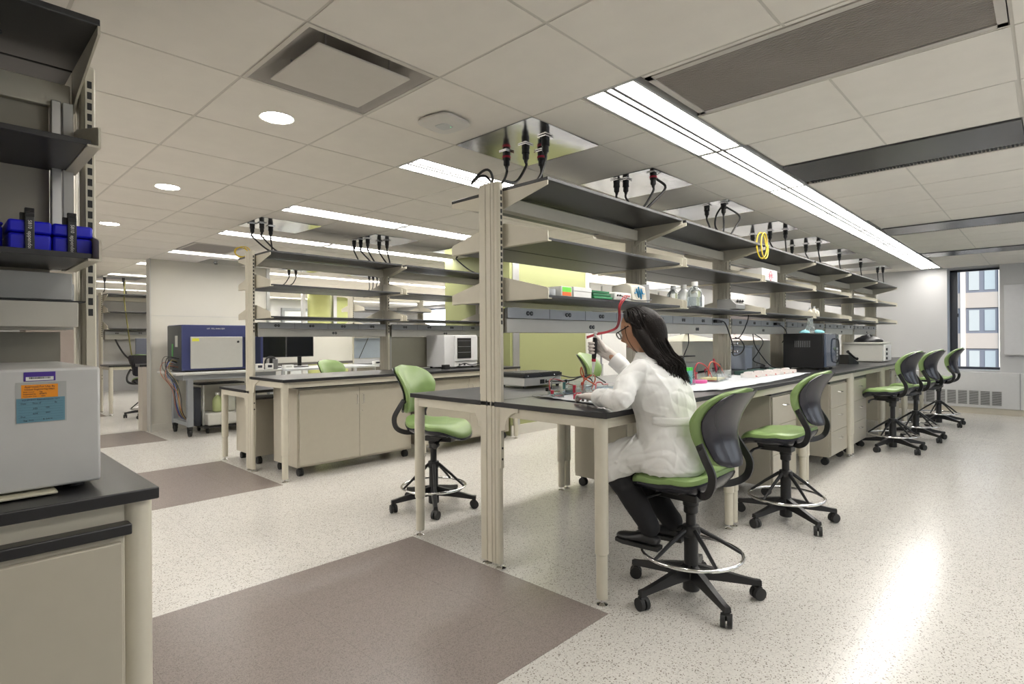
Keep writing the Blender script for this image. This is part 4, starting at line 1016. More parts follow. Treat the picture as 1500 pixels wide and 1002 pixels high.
t = thing('gel_tray_stack', 'dark green tray stack beside the white carton on the low shelf', 'tray', (2.73, 1.93, SH))
gd = mat('dark_green', (.02, .16, .06), .35)
for q in range(3): wbox('tray', gd if q != 0 else mat('mid_green', (.04, .25, .10), .4), t, 2.645 - .004 * q, 2.83 - .01 * q, 1.88 + .004 * q, 2.0, SH + .0165 * q + .0005, SH + .0165 * q + .014, bevel=.002)
t = thing('power_supply', 'cream power unit with a blue wave emblem on the low shelf', 'power supply', (3.15, 1.94, SH))
MB().prism([(3.06, y, z) for y, z in [(1.88, SH), (2.04, SH), (2.04, SH + .105), (1.94, SH + .12), (1.895, SH + .10)]], (.17, 0, 0)).build('housing', mat('psu_cream', (.66, .63, .54), .4), t, world=True, bevel=.006)
bw = mat('blue_wave', (.02, .20, .38), .4); pts = [(3.080, .054), (3.096, .054), (3.108, .082), (3.121, .028), (3.135, .094), (3.149, .020), (3.163, .084), (3.174, .054), (3.196, .054)]
em = MB().tube([(x, 1.878 + (z - .03) * .15 + .000, SH + z) for x, z in pts], .0048, 5).build('wave_emblem', bw, t, world=True)
MB().tube([(3.14 + .058 * math.cos(a), 1.8795 + (.055 + .048 * math.sin(a) - .03) * .15, SH + .055 + .045 * math.sin(a)) for a in [2 * PI * k / 40 for k in range(40)]], .0012, 5, closed=True).build('emblem_ring', lgrey, t, world=True)
wbox('leaning_card', paper, t, 3.236, 3.240, 1.87, 1.98, SH + .0, SH + .118)
t = thing('lead_block', 'white lead connector block with red and black sockets on the low shelf', 'power supply', (2.93, 1.92, SH)); wbox('block', white, t, 2.85, 3.03, 1.875, 1.97, SH, SH + .048, bevel=.008)
for i, (x, m_) in enumerate([(2.875, blkp), (2.90, blkp), (2.975, redM), (3.0, redM)]): MB().cyl((x, 1.875, SH + .028), (x, 1.868, SH + .028), .006, n=12).build('socket', m_, t, world=True)
def cable(name, P, m, label, r=.0035, k=8, cat='cable', group=None):
    return tag(MB().tube(smoothpts(P, k), r, 7).build(name, m), label, cat, group)
cable('lead_cable', [(2.975, 1.868, SH + .028), (2.90, 1.845, SH + .02), (2.83, 1.835, 1.45), (2.865, 1.86, 1.384), (2.93, 1.92, 1.33), (2.89, 1.95, 1.305), (2.80, 1.97, 1.29), (2.71, 1.98, 1.27)], redc, 'red lead hanging from the low shelf socket block in front of the head', .004)
cable('lead_cable', [(3.0, 1.868, SH + .028), (2.93, 1.843, SH + .02), (2.845, 1.835, 1.45), (2.88, 1.86, 1.38), (2.94, 1.92, 1.325), (2.89, 1.95, 1.298), (2.80, 1.97, 1.282), (2.71, 1.98, 1.262)], redc, 'red lead just beside the other one hanging from the low shelf', .004)
cable('lead_cable', [(2.90, 1.865, SH + .026), (2.93, 1.84, SH + .01), (3.04, 1.825, SH - .0), (3.2, 1.84, SH + .012), (3.25, 1.87, SH + .03)], blkp, 'thin black lead running past the cream power unit on the low shelf', .003)
# bottles in the second bay
def bottle(x, y, z, label, m, s=1.0, liquid=None, g=None):
    t = thing('reagent_bottle', label, 'bottle', (x, y, z), group=g)
    sq = lambda r, h, p=5: [Vector((math.copysign(abs(math.cos(a)) ** (2 / p), math.cos(a)) * r, math.copysign(abs(math.sin(a)) ** (2 / p), math.sin(a)) * r, h)) for a in [2 * PI * k / 28 for k in range(28)]]
    MB().loft([sq(.034 * s, 0), sq(.038 * s, .004), sq(.038 * s, .095 * s), sq(.034 * s, .108 * s, 3), sq(.018 * s, .128 * s, 2), sq(.016 * s, .140 * s, 2)]).build('bottle_body', m, t)
    MB().loft([sq(.020 * s, .133 * s, 2), sq(.020 * s, .160 * s, 2)]).build('cap', white if 'white' in label else mat('cap_grey', (.45, .46, .47), .4), t)
    if liquid: MB().loft([sq(.033 * s, .004), sq(.036 * s, .006), sq(.036 * s, liquid)]).build('liquid', mat('liquid_clear', (.8, .85, .88), .05, trans=.9, ior=1.33), t)
    return t
G = 'reagent bottles on the low shelf'
bottle(3.80, 2.00, SH, 'leftmost clear square bottle with a grey cap on the low shelf', glassM, .95, .05, G)
bottle(3.935, 1.985, SH, 'clear square bottle second from left with a white cap on the low shelf', bottleM, 1.05, None, G)
bottle(3.94, 1.90, SH, 'tallest clear square bottle with a white cap at the shelf front', glassM, 1.15, .07, G)
bottle(4.07, 1.93, SH, 'short opaque white bottle right of the clear bottles', white, .85, None, G)
t = thing('control_unit', 'small grey sloped control unit with knobs on the low shelf', 'control unit', (4.76, 1.95, SH))
MB().prism([(4.66, y, z) for y, z in [(1.885, SH + .010), (1.885, SH + .05), (1.93, SH + .092), (2.05, SH + .095), (2.05, SH)]], (.19, 0, 0)).build('housing', mat('unit_grey', (.30, .30, .29), .35, metal=.4), t, world=True, bevel=.004)
for x in (4.71, 4.76, 4.81): MB().cyl((x, 1.900, SH + .072), (x, 1.886, SH + .084), .010, n=12).build('knob', blkp, t, world=True)
t = thing('carton', 'white carton with a red rounded cross emblem on the middle shelf', 'box', (5.52, 1.98, 1.7865))
wbox('box', white, t, 5.38, 5.78, 1.935, 2.14, 1.7865, 1.906, bevel=.002)
rd = mat('emblem_red', (.70, .06, .12), .5)
em = MB().tube([(5.60 + .030 * math.cos(a), 1.9345, 1.846 + .044 * math.sin(a)) for a in [2 * PI * k / 32 for k in range(32)]], .0028, 5, closed=True).build('emblem_oval', rd, t, world=True)
MB().box(5.525, 5.675, 1.9335, 1.9345, 1.833, 1.836).box(5.525, 5.675, 1.9335, 1.9345, 1.859, 1.862).box(5.525, 5.528, 1.9335, 1.9345, 1.833, 1.862).box(5.672, 5.675, 1.9335, 1.9345, 1.833, 1.862).build('emblem_bar', rd, t, world=True, smooth=False)
ltext('SCIENTIFIC', .021, rd, t, (5.60, 1.9335, 1.8475), TX)
for x, s_, lab in ((6.86, .62, 'left small cream jar on the low shelf above the black microwave'), (7.0, .75, 'taller pale jar beside another on the low shelf above the microwave'), (7.12, .62, 'right small pale jar on the low shelf above the microwave')): bottle(x, 1.95, SH, lab, mat('jar_cream', (.70, .66, .55), .4), s_, None, 'small jars on the low shelf')
# ------------------------------------------------------------------ bench top, stool side
BT = .9145
t = thing('heat_block', 'long white heating block with a ridged black top on the bench', 'heating block', (2.99, 2.66, BT), math.radians(-3))
def lb(nm, m_, *a, bevel=0, par=None): return MB().box(*a).build(nm, m_, par or t, bevel=bevel, smooth=bool(bevel))
lb('body', mat('block_white', (.60, .60, .57), .35), -.10, .28, -.02, .24, .014, .072, bevel=.003); lb('black_top', blkp, -.105, .285, -.025, .245, .073, .100, bevel=.003)
mb = MB()
for q in range(22): mb.box(-.10 + q * .0170, -.091 + q * .0170, -.023, .243, .100, .106)
mb.build('ridges', blkp, t, kind='stuff', smooth=False)
for x in (-.08, .26):
    for y in (.0, .22): MB().cyl((x, y, 0), (x, y, .014), .012, n=12).build('foot', rubber, t)
lb('power_inlet', blkp, .055, .10, -.022, -.019, .025, .055); lb('switch', blkp, .11, .125, -.023, -.019, .028, .052)
for x in (-.07, .06, .20): MB().cyl((x, -.024, .086), (x, -.027, .086), .004, n=8).build('screw', chrome, t)
cable('power_cable', [(3.09, 2.62, .955), (3.14, 2.45, .965), (3.22, 2.40, .99), (3.30, 2.38, .97), (3.25, 2.34, .925), (3.05, 2.36, .922), (3.10, 2.46, .922), (3.2, 2.5, .95)], blkp, 'black mains cable looping from the long white heating block', .005)
cable('lead_cable', [(2.64, 2.20, .935), (2.64, 2.21, .965), (2.74, 2.29, 1.0), (2.90, 2.36, .99), (3.02, 2.36, .955), (3.06, 2.34, .94)], redc, 'red lead arching from the clear tank corner across the bench', .0042)
cable('lead_cable', [(2.69, 2.24, .955), (2.80, 2.32, 1.0), (2.98, 2.40, 1.01), (3.12, 2.40, .99), (3.28, 2.36, 1.0), (3.22, 2.2, .96)], blkp, 'black lead arching beside the red one across the bench', .0042)
cable('lead_cable', [(2.90, 2.15, .95), (2.92, 2.16, 1.02), (2.87, 2.14, 1.08), (2.82, 2.10, 1.03), (2.86, 2.02, .97)], orangec, 'orange lead looping up below the gloved hand', .004)
cable('lead_cable', [(2.92, 2.10, .94), (2.96, 2.1, 1.0), (2.86, 2.05, 1.035), (2.80, 2.08, .99), (2.80, 2.08, .935)], orangec, 'orange twisted lead right beside the pipette tip', .004)
cable('lead_cable', [(2.74, 1.94, .95), (2.80, 1.98, .99), (2.88, 2.0, .99), (2.96, 2.04, .97), (3.1, 2.1, .96)], redc, 'red lead passing behind the forearm of the seated person', .004)
# absorbent pads
def pad(name, pts, label, z=BT, m=None):
    n = len(pts); c = sum((Vector((x, y, 0)) for x, y in pts), Vector()) / n; random.seed(len(label)); mb = MB(); rings = []
    dense = []
    for i in range(n):
        a = Vector((*pts[i], 0)); b = Vector((*pts[(i + 1) % n], 0))
        for k in range(8): dense.append(a.lerp(b, k / 8))
    N_ = len(dense); vs = []
    for r in range(5):
        for i, p in enumerate(dense): vs.append(Vector((c.x + (p.x - c.x) * r / 4, c.y + (p.y - c.y) * r / 4, z + .003 + (.010 * random.random() ** 2 if r == 4 else .0025 * random.random()))))
    fs = [(r * N_ + i, r * N_ + (i + 1) % N_, (r + 1) * N_ + (i + 1) % N_, (r + 1) * N_ + i) for r in range(4) for i in range(N_)]
    o = MB().add(vs, fs).build(name, m or paper); s_ = o.modifiers.new('s', 'SOLIDIFY'); s_.thickness = .002; s_.offset = 1
    return tag(o, label, 'bench pad')
pad('bench_pad', [(2.50, 2.23), (2.47, 2.00), (2.42, 1.70), (2.55, 1.62), (2.86, 1.80), (2.78, 2.02), (2.62, 2.14)], 'white crinkled absorbent pad under the gloved left hand')
pad('bench_pad', [(2.74, 2.22), (2.84, 2.03), (3.25, 1.90), (3.42, 2.10), (3.28, 2.40), (3.0, 2.36)], 'pale blue absorbent pad behind the white one under the clear tanks', m=mat('paper_blue', (.50, .62, .72), .8, bump=.2, bscale=60))
pad('bench_pad', [(3.30, 1.72), (3.32, 2.12), (4.4, 2.13), (5.75, 2.05), (5.85, 1.66), (5.3, 1.60), (4.5, 1.56), (3.6, 1.56)], 'long white absorbent pad covering the bench behind the empty stool')
def gel_tank(x, y, rz, label, L_=.22, W_=.12, H_=.055, fluid=None, colors=(redM, blkp)):
    t = thing('gel_tank', label, 'gel tank', (x, y, BT + .006), rz, group='clear plastic gel tanks on the bench')
    b = MB(); th = .004
    b.box(-L_ / 2, L_ / 2, -W_ / 2, -W_ / 2 + th, 0, H_).box(-L_ / 2, L_ / 2, W_ / 2 - th, W_ / 2, 0, H_).box(-L_ / 2, -L_ / 2 + th, -W_ / 2, W_ / 2, 0, H_).box(L_ / 2 - th, L_ / 2, -W_ / 2, W_ / 2, 0, H_).box(-L_ / 2, L_ / 2, -W_ / 2, W_ / 2, 0, th)
    b.build('tank', glassM, t, smooth=False)
    MB().box(-L_ * .3, L_ * .3, -W_ * .42, W_ * .42, .012, .026).build('gel_platform', fluid or glassM, t, smooth=False)
    for sx, m_ in ((-1, colors[0]), (1, colors[1])):
        MB().box(sx * L_ * .44 - .008, sx * L_ * .44 + .008, W_ / 2 - .002, W_ / 2 + .016, .02, H_ + .012).build('electrode_holder', m_, t, bevel=.002)
        MB().box(sx * L_ * .38 - .003, sx * L_ * .38 + .003, -W_ / 2 + .004, W_ / 2 - .004, .006, .012).build('electrode_bar', m_, t, smooth=False)
    return t
gel_tank(2.78, 1.995, math.radians(25), 'clear gel tank with red fittings under the pipette tip', .26, .15, colors=(redM, redM))
gel_tank(2.92, 2.22, math.radians(35), 'clear gel tank with a grey clamp behind the pipette tip', .24, .13, colors=(mat('clamp_teal', (.12, .30, .30), .4), blkp))
gel_tank(2.60, 2.13, math.radians(50), 'narrow clear gel tank nearest the heating block', .20, .06, .03, colors=(redM, blkp))
t = thing('gel_comb', 'dark red comb stand on the white pad beside the left hand', 'gel comb', (2.56, 1.93, BT + .006)); MB().box(-.010, .010, -.012, .012, .0, .035).box(-.045, .0, -.004, .004, .0, .030).box(-.045, -.037, -.045, .004, 0, .008).build('comb', redM, t, bevel=.0015)
gel_tank(4.30, 1.93, math.radians(8), 'clear gel tank holding a yellow gel between two red leads', .30, .16, .06, fluid=mat('gel_yellow', (.80, .72, .30), .3))
gel_tank(4.62, 2.02, math.radians(4), 'clear gel tank with crumpled clear film beside the yellow gel', .20, .14, .07)
for a, lab in (((4.16, 1.98), 'small red lead arch left of the yellow gel tank'), ((4.42, 1.99), 'taller orange lead arch over the yellow gel tank')):
    P = [(a[0] - .06, a[1], .95), (a[0] - .06, a[1], 1.02), (a[0], a[1], 1.065), (a[0] + .10, a[1] - .02, 1.03), (a[0] + .17, a[1] - .04, .93)]
    cable('lead_cable', P, redc if 'red' in lab else orangec, lab, .005)
cable('lead_cable', [(4.45, 1.92, .94), (4.50, 1.95, 1.0), (4.60, 2.0, 1.045), (4.70, 2.05, 1.01), (4.66, 2.06, .95)], blkp, 'black lead arch right of the orange one over the gel tank', .004)
t = thing('lead_plugs', 'pair of red and black lead plugs leaning against the rack post', 'plug', (4.98, 2.06, .93)); MB().cyl((4.72, 2.08, .96), (4.70, 2.10, 1.08), .012, .008).build('red_plug', redM, t, world=True); MB().cyl((4.75, 2.08, .95), (4.74, 2.11, 1.06), .012, .008).build('black_plug', blkp, t, world=True)
# tube rack with green caps
t = thing('tube_rack', 'clear rack of teal tubes under bright green caps behind the long hair', 'tube rack', (3.78, 1.90, BT + .006))
MB().box(-.075, .075, -.04, .04, 0, .006).box(-.075, .075, -.04, .04, .055, .060).box(-.075, -.071, -.04, .04, 0, .095).box(.071, .075, -.04, .04, 0, .095).build('rack', glassM, t, smooth=False)
for i in range(4):
    for j in range(2):
        x, y = -.052 + i * .034, -.018 + j * .036
        tb = MB().lathe((x, y, .007), [(.003, 0), (.012, .012), (.013, .10)], 12).build('tube', teal, t); MB().lathe((x, y, .105), [(.016, 0), (.016, .022)], 14).build('cap', gcap, tb)
t = thing('petri_dish', 'magenta round dish beside the green capped tubes', 'dish', (4.02, 1.91, BT + .006)); MB().lathe((0, 0, 0), [(.050, 0), (.058, .003), (.060, .022), (.056, .024)], 28).build('dish', pink, t); MB().lathe((0, 0, .022), [(.055, 0), (.050, .006)], 24).build('lid', mat('pink_clear', (.8, .3, .5), .15, trans=.3), t)
# tip-box trays
rs = mat('tray_red', (.55, .06, .05), .4)
for i in range(5):
    x = 4.90 + i * .20; t = thing('tip_tray', 'white plastic tray with red contents, %s along the pad toward the microwave' % ORD[i], 'tray', (x, 1.86 - .01 * i, BT + .006), math.radians(6), group='white trays on the long pad')
    MB().box(-.09, .09, -.06, .06, 0, .004).box(-.09, .09, -.06, -.056, 0, .007).box(-.09, .09, .056, .06, 0, .032).box(-.09, -.086, -.06, .06, 0, .032).box(.086, .09, -.06, .06, 0, .032).build('tray', mat('tray_white', (.80, .78, .75), .3), t, smooth=False)
    MB().prism([(-.08, -.05, .005), (.03, -.05, .005), (-.08, -.05, .028)], (0, .09, 0)).build('contents', rs, t, smooth=False)
    for q in range(4): MB().box(-.07 + q * .04, -.05 + q * .04, -.03 + .01 * q, .04, .026, .046).build('strip', white, t, smooth=False)
t = thing('cutting_mat', 'dark green folded mat lying behind the white trays', 'mat', (5.5, 2.0, BT + .006)); MB().box(-.42, .40, -.06, .08, 0, .035).build('mat_body', mat('mat_green', (.03, .07, .06), .5), t, bevel=.003); MB().box(.10, .16, -.02, .04, .035, .055).build('clip', blkp, t, bevel=.002)
# fittings and looped cords at the third post
for k, z in enumerate((1.205, 1.130)):
    t = thing('gas_valve', ['upper', 'lower'][k] + ' chrome valve on the third rack post', 'valve', (5.24, 2.15, z), group='chrome valves on the third rack post'); MB().lathe((0, 0, 0), [(.022, .012), (.022, 0), (.012, -.004), (.012, -.03)], 14, axis=(0, 1, 0)).build('flange', chrome, t); MB().lathe((0, -.045, 0), [(.008, 0), (.016, .004), (.016, .016), (.008, .02)], 12, axis=(0, 1, 0)).build('knob', chrome, t); MB().cyl((-.045, -.035, 0), (.045, -.035, 0), .0055, n=8).build('spout', chrome, t)
# microwave with flasks on it
t = thing('microwave', 'black microwave oven on the bench with a reflective door', 'microwave', (6.50, 1.72, BT), math.radians(0))
MB().box(0, .50, 0, .40, .018, .385).build('case', mat('mw_black', (.012, .012, .013), .35), t, bevel=.006)
MB().box(.012, .375, -.022, -.001, .03, .375).build('door', mat('mw_glass', (.06, .08, .12), .04, spec=1), t, bevel=.003); MB().box(.38, .49, -.022, -.001, .03, .375).build('control_panel', mat('mw_panel', (.02, .02, .022), .25), t, bevel=.003)
MB().tube(smoothpts([(.345, -.022, .33), (.345, -.055, .30), (.345, -.055, .10), (.345, -.022, .07)]), .008, 8).build('door_handle', blkp, t)
for r in range(4):
    for c_ in range(3): MB().box(.395 + c_ * .03, .418 + c_ * .03, -.026, -.022, .10 + r * .035, .125 + r * .035).build('key', grey2, t, smooth=False)
MB().box(.395, .475, -.025, -.022, .31, .35).build('display', mat('display_dark', (.01, .05, .05), .1), t, smooth=False)
mb = MB()
for q in range(9):
    for r in range(5): mb.box(-.0015, .001, .13 + q * .018, .136 + q * .018, .24 + r * .014, .250 + r * .014)
mb.build('vent_holes', grey2, t, kind='stuff', smooth=False)
for x in (.05, .45):
    for y in (.05, .35): MB().cyl((x, y, 0), (x, y, .018), .018, n=12).build('foot', rubber, t)
for x, y, lab in ((6.66, 1.90, 'left glass conical flask on top of the black microwave'), (6.80, 1.92, 'right glass conical flask on top of the black microwave')):
    f = tag(MB().lathe((x, y, BT + .386), [(.052, 0), (.056, .006), (.050, .03), (.018, .120), (.016, .165), (.020, .170)], 22).build('flask', glassM), lab, 'flask', 'flasks on the microwave')
for x, y, lab in ((6.56, 1.92, 'pale blue crumpled cloth on the microwave left of the flasks'), (6.73, 1.83, 'pale blue crumpled cloth in front of the two flasks')):
    random.seed(x); b = MB().lathe((0, 0, 0), [(.03, 0), (.058, .006), (.050, .022), (.028, .034), (.006, .037)], 18).build('cloth', mat('cloth_blue', (.25, .55, .62), .8)); b.location = (x, y, BT + .386)
    for v in b.data.vertices: v.co *= random.uniform(.9, 1.08)
    tag(b, lab, 'cloth', 'blue cloths on the microwave')
# telephone, freezer box with black bag
t = thing('telephone', 'black desk telephone right of the microwave', 'telephone', (8.20, 1.90, BT), math.radians(-20))
MB().prism([(x, -.09, z) for x, z in [(-.10, 0), (.10, 0), (.10, .02), (-.08, .12), (-.10, .12)]], (0, .18, 0)).build('base', blkp, t, bevel=.004); MB().tube(smoothpts([(-.09, -.07, .16), (-.05, -.07, .135), (.05, -.07, .08), (.10, -.07, .065)]), [.02, .018] + [.014] * 14 + [.018, .02, .02], 10).build('handset', blkp, t)
mb = MB()
for r in range(4):
    for c_ in range(3): mb.box(.0 + r * .022, .014 + r * .022, -.01 + c_ * .025, .007 + c_ * .025, .062 - r * .011, .078 - r * .011)
mb.build('keys', lgrey, t, kind='stuff', smooth=False)
t = thing('bench_freezer', 'cream box appliance with dark controls under a black bag', 'appliance', (8.95, 1.88, BT)); fc = mat('appl_cream', (.55, .54, .50), .4)
wbox('body', fc, t, 8.90, 9.35, 1.64, 2.10, BT + .01, 1.155, bevel=.006); wbox('lid', fc, t, 8.885, 9.36, 1.63, 2.115, 1.157, 1.185, bevel=.006); wbox('control_panel', white, t, 8.95, 9.33, 1.615, 1.640, BT + .02, 1.15, bevel=.003)
for z in (.97, 1.03, 1.09): MB().cyl((9.0, 1.615, z), (9.0, 1.600, z), .018, n=14).build('dial', blkp, t, world=True)
bag = MB(); vs = []
random.seed(5)
for j in range(9):
    for i in range(22):
        a = 2 * PI * i / 22; r = [1, 1.03, .98, .9, .78, .6, .42, .2, .02][j]; vs.append((9.08 + r * .15 * math.cos(a) * random.uniform(.93, 1.07), 1.84 + r * .17 * math.sin(a) * random.uniform(.93, 1.07), 1.186 + .115 * j / 8 * random.uniform(.9, 1.1)))
tag(bag.add(vs, [(j * 22 + i, j * 22 + (i + 1) % 22, (j + 1) * 22 + (i + 1) % 22, (j + 1) * 22 + i) for j in range(8) for i in range(22)] + [tuple(range(22))]).build('bag', mat('bag_black', (.012, .012, .014), .4)), 'crumpled black bag on top of the cream box appliance', 'bag')
t = thing('centrifuge', 'grey dark-lidded unit behind the cream box appliance', 'appliance', (9.0, 2.62, BT)); wbox('body', fc, t, 8.75, 9.15, 2.42, 2.90, BT + .01, 1.14, bevel=.01); wbox('lid', grey2, t, 8.78, 9.13, 2.44, 2.88, 1.141, 1.19, bevel=.02)
# far side of the centre bench : gable-lidded baths and small equipment
def bath(x0, x1, y0, y1, label, lidm):
    t = thing('water_bath', label, 'water bath', ((x0 + x1) / 2, (y0 + y1) / 2, BT), group='gable-lidded water baths on the far side')
    wbox('tank', mat('bath_cream', (.60, .58, .50), .4), t, x0, x1, y0, y1, BT + .01, 1.225, bevel=.006)
    xm = (x0 + x1) / 2; ym = (y0 + y1) / 2
    MB().add([(x0, y0, 1.227), (x1, y0, 1.227), (x1, y1, 1.227), (x0, y1, 1.227), (xm - .05, ym, 1.30), (xm + .05, ym, 1.30)], [(0, 1, 5, 4), (1, 2, 5), (2, 3, 4, 5), (3, 0, 4), (3, 2, 1, 0)]).build('gable_lid', lidm, t, world=True, smooth=False)
    MB().cyl((xm, ym, 1.30), (xm, ym, 1.33), .012, n=10).cyl((xm, ym, 1.33), (xm, ym, 1.34), .028, n=12).build('lid_knob', blkp, t, world=True)
bath(5.02, 5.95, 2.55, 2.92, 'cream water bath with an olive gable lid left of the third post', mat('lid_olive', (.35, .34, .22), .3, metal=.4))
bath(6.15, 7.35, 2.55, 2.95, 'cream water bath with a pinkish gable lid right of the third post', mat('lid_pink', (.62, .50, .48), .3, metal=.3))
t = thing('hot_plate', 'small grey stirrer with a black top plate on the bench', 'stirrer', (5.0, 2.28, BT)); MB().box(-.35, -.10, .05, .25, .01, .13).build('body', mat('stir_grey', (.33, .34, .32), .4), t, bevel=.02); MB().box(-.33, -.12, .07, .23, .175, .185).build('top_plate', blkp, t, bevel=.003); MB().cyl((-.22, .15, .13), (-.22, .15, .175), .02).build('neck', grey2, t)
t = thing('waste_container', 'pale blue-grey square canister on the bench right of the third post', 'canister', (6.05, 2.36, BT)); MB().box(-.03, .16, -.02, .15, .0, .24).build('body', mat('can_blue', (.45, .50, .60), .35), t, bevel=.012); MB().box(-.035, .165, -.025, .155, .24, .262).build('lid', mat('can_lid', (.38, .42, .50), .4), t, bevel=.006)
t = thing('small_meter', 'small grey boxed meter left of the black microwave', 'meter', (6.35, 2.36, BT)); MB().box(0, .14, 0, .12, .0, .26).build('body', mat('meter_grey', (.40, .42, .43), .4), t, bevel=.004); MB().cyl((.04, 0, .05), (.04, -.012, .05), .02).build('dial', lgrey, t)
for P, lab, r in (([(4.93, 2.172, 1.406), (5.02, 2.14, 1.40), (5.10, 2.13, 1.30), (5.16, 2.12, 1.18), (5.14, 2.11, 1.10), (5.28, 2.10, 1.11), (5.42, 2.12, 1.17), (5.36, 2.13, 1.24), (5.24, 2.13, 1.26)], 'black cord looping past the third rack post from its socket', .006),
                  ([(4.86, 2.05, 1.585), (5.35, 2.06, 1.50), (5.40, 2.10, 1.36), (5.30, 2.12, 1.26), (5.2, 2.14, 1.25)], 'black cord dropping from the grey control unit to the post', .005),
                  ([(6.46, 2.172, 1.406), (6.54, 2.14, 1.38), (6.68, 2.14, 1.30), (6.72, 2.20, 1.20)], 'black cord from the socket beside the fourth rack post', .005),
                  ([(5.85, 2.20, 1.296), (5.80, 2.16, 1.18), (5.95, 2.14, 1.06), (6.1, 2.12, .97), (6.3, 2.1, .925)], 'thin black cord hanging behind the white trays', .005),
                  ([(5.90, 2.20, 1.296), (6.02, 2.16, 1.22), (5.75, 2.12, 1.10), (5.70, 2.14, 1.03), (5.9, 2.1, .97), (5.6, 2.16, .95)], 'black looped cord hanging left of the pale canister', .005),
                  ([(4.42, 2.19, 1.296), (4.42, 2.19, 1.22), (4.32, 2.17, 1.14), (4.20, 2.15, 1.06)], 'black cord hanging below the strip right of the long hair', .005)):
    cable('power_cable', P, blkp, lab, r)
for x, y, z, lab in ((4.90, 2.172, 1.406, 'black plug in the outlet strip left of the third rack post'), (6.40, 2.172, 1.406, 'black plug in the outlet strip left of the fourth rack post')):
    tag(MB().box(x - .04, x + .035, y - .035, y - .0, z - .014, z + .014).build('plug', blkp, bevel=.004), lab, 'plug')
# yellow coil on the rack top
t = tag(MB().tube([(5.20 + .10 * math.cos(a) + .004 * a, 1.87 + .015 * math.sin(a * .5), 2.085 + .115 * math.sin(a)) for a in [k * .25 for k in range(52)]], .006, 7).build('coiled_cable', yel), 'yellow cable coil hooked over the end of a top shelf', 'cable')
# ------------------------------------------------------------------ second bench
t = thing('incubator', 'white cabinet incubator with a dark window on the second bench', 'incubator', (4.45, 5.38, BT))
wbox('body', mat('incu_white', (.66, .66, .66), .35), t, 4.26, 4.78, 5.18, 5.52, BT + .015, 1.31, bevel=.005); wbox('door', mat('incu_white', (.66, .66, .66), .35), t, 4.41, 4.77, 5.155, 5.178, 1.0, 1.30, bevel=.003)
wbox('door_window', screen, t, 4.44, 4.66, 5.150, 5.155, 1.03, 1.275); wbox('control_panel', white, t, 4.41, 4.77, 5.165, 5.180, BT + .02, .985, bevel=.002)
for z in (1.10, 1.17, 1.24): wbox('inner_shelf', grey2, t, 4.45, 4.65, 5.1485, 5.150, z, z + .003)
for x in (4.48, 4.56): MB().cyl((x, 5.165, .955), (x, 5.155, .955), .012, n=12).build('dial', blkp, t, world=True)
for x in (4.30, 4.74):
    for y in (5.22, 5.48): MB().cyl((x, y, BT), (x, y, BT + .015), .016, n=10).build('foot', rubber, t, world=True)
t = thing('bench_backboard', 'olive-grey board under the outlet strip in the second bay of the second bench', 'backboard', (4.46, 5.56, 1.1)); wbox('board', mat('olive_board', (.34, .33, .26), .5), t, 3.79, 5.20, 5.575, 5.590, .918, 1.29); wbox('board_frame', lgrey, t, 3.77, 3.79, 5.57, 5.592, .918, 1.29)
cable('power_cable', [(4.25, 5.12, .925), (4.35, 5.08, .93), (4.5, 5.10, .97), (4.6, 5.08, .95), (4.8, 5.08, .97), (4.95, 5.1, .94)], blkp, 'black cord lying in front of the white incubator', .006)
t = thing('mains_adapter', 'black mains adapter beside the white incubator', 'adapter', (4.24, 5.12, BT)); MB().box(-.05, .03, -.03, .03, 0, .05).build('case', blkp, t, bevel=.004); MB().cyl((.03, 0, .02), (.06, 0, .02), .006).build('cord_stub', blkp, t)
cable('data_cable', [(2.25 + .06 * math.cos(a), 5.93 + .05 * math.sin(a * .7), 2.16 + .05 * math.sin(a)) for a in [k * .55 for k in range(26)]], yel, 'tangled yellow cable on top of the second rack end', .005, k=3)
# ------------------------------------------------------------------ analyser and its table
MT = .845
t = thing('analyser_table', 'grey steel table on casters carrying the blue analyser', 'table', (2.85, 8.55, 0)); tg = mat('table_grey', (.33, .35, .37), .4, metal=.3)
wbox('tabletop', mat('top_grey', (.55, .55, .53), .4), t, 2.24, 3.62, 8.08, 8.92, MT - .03, MT, bevel=.006); wbox('apron', tg, t, 2.34, 3.55, 8.14, 8.86, MT - .10, MT - .03)
for x in (2.43, 3.50):
    for y in (8.19, 8.81):
        l = wbox('leg', tg, t, x - .035, x + .035, y - .035, y + .035, .13, MT - .03, bevel=.003)
        MB().cyl((x - .015, y, .05), (x + .015, y, .05), .05, n=18).box(x - .028, x + .028, y - .03, y + .03, .095, .13).box(x - .028, x - .020, y - .02, y + .02, .045, .13).box(x + .020, x + .028, y - .02, y + .02, .045, .13).build('caster', rubber, l, world=True)
wbox('lower_rail', tg, t, 2.40, 2.46, 8.22, 8.78, .14, .19); wbox('lower_rail', tg, t, 2.46, 3.5, 8.76, 8.82, .14, .19)
t = thing('cell_analyser', 'large navy and grey laboratory analyser on the steel table', 'analyser', (2.85, 8.55, MT))
wbox('body', navy, t, 2.36, 3.42, 8.26, 8.86, MT + .02, 1.475, bevel=.008); wbox('side_panel', mat('side_dark', (.05, .055, .06), .4), t, 2.352, 2.36, 8.27, 8.85, MT + .03, 1.465)
wbox('door', mat('door_grey', (.50, .50, .47), .35), t, 2.46, 3.12, 8.232, 8.258, MT + .045, 1.315, bevel=.005); MB().cyl((3.06, 8.232, 1.245), (3.06, 8.222, 1.245), .015).build('door_lock', blkp, t, world=True)
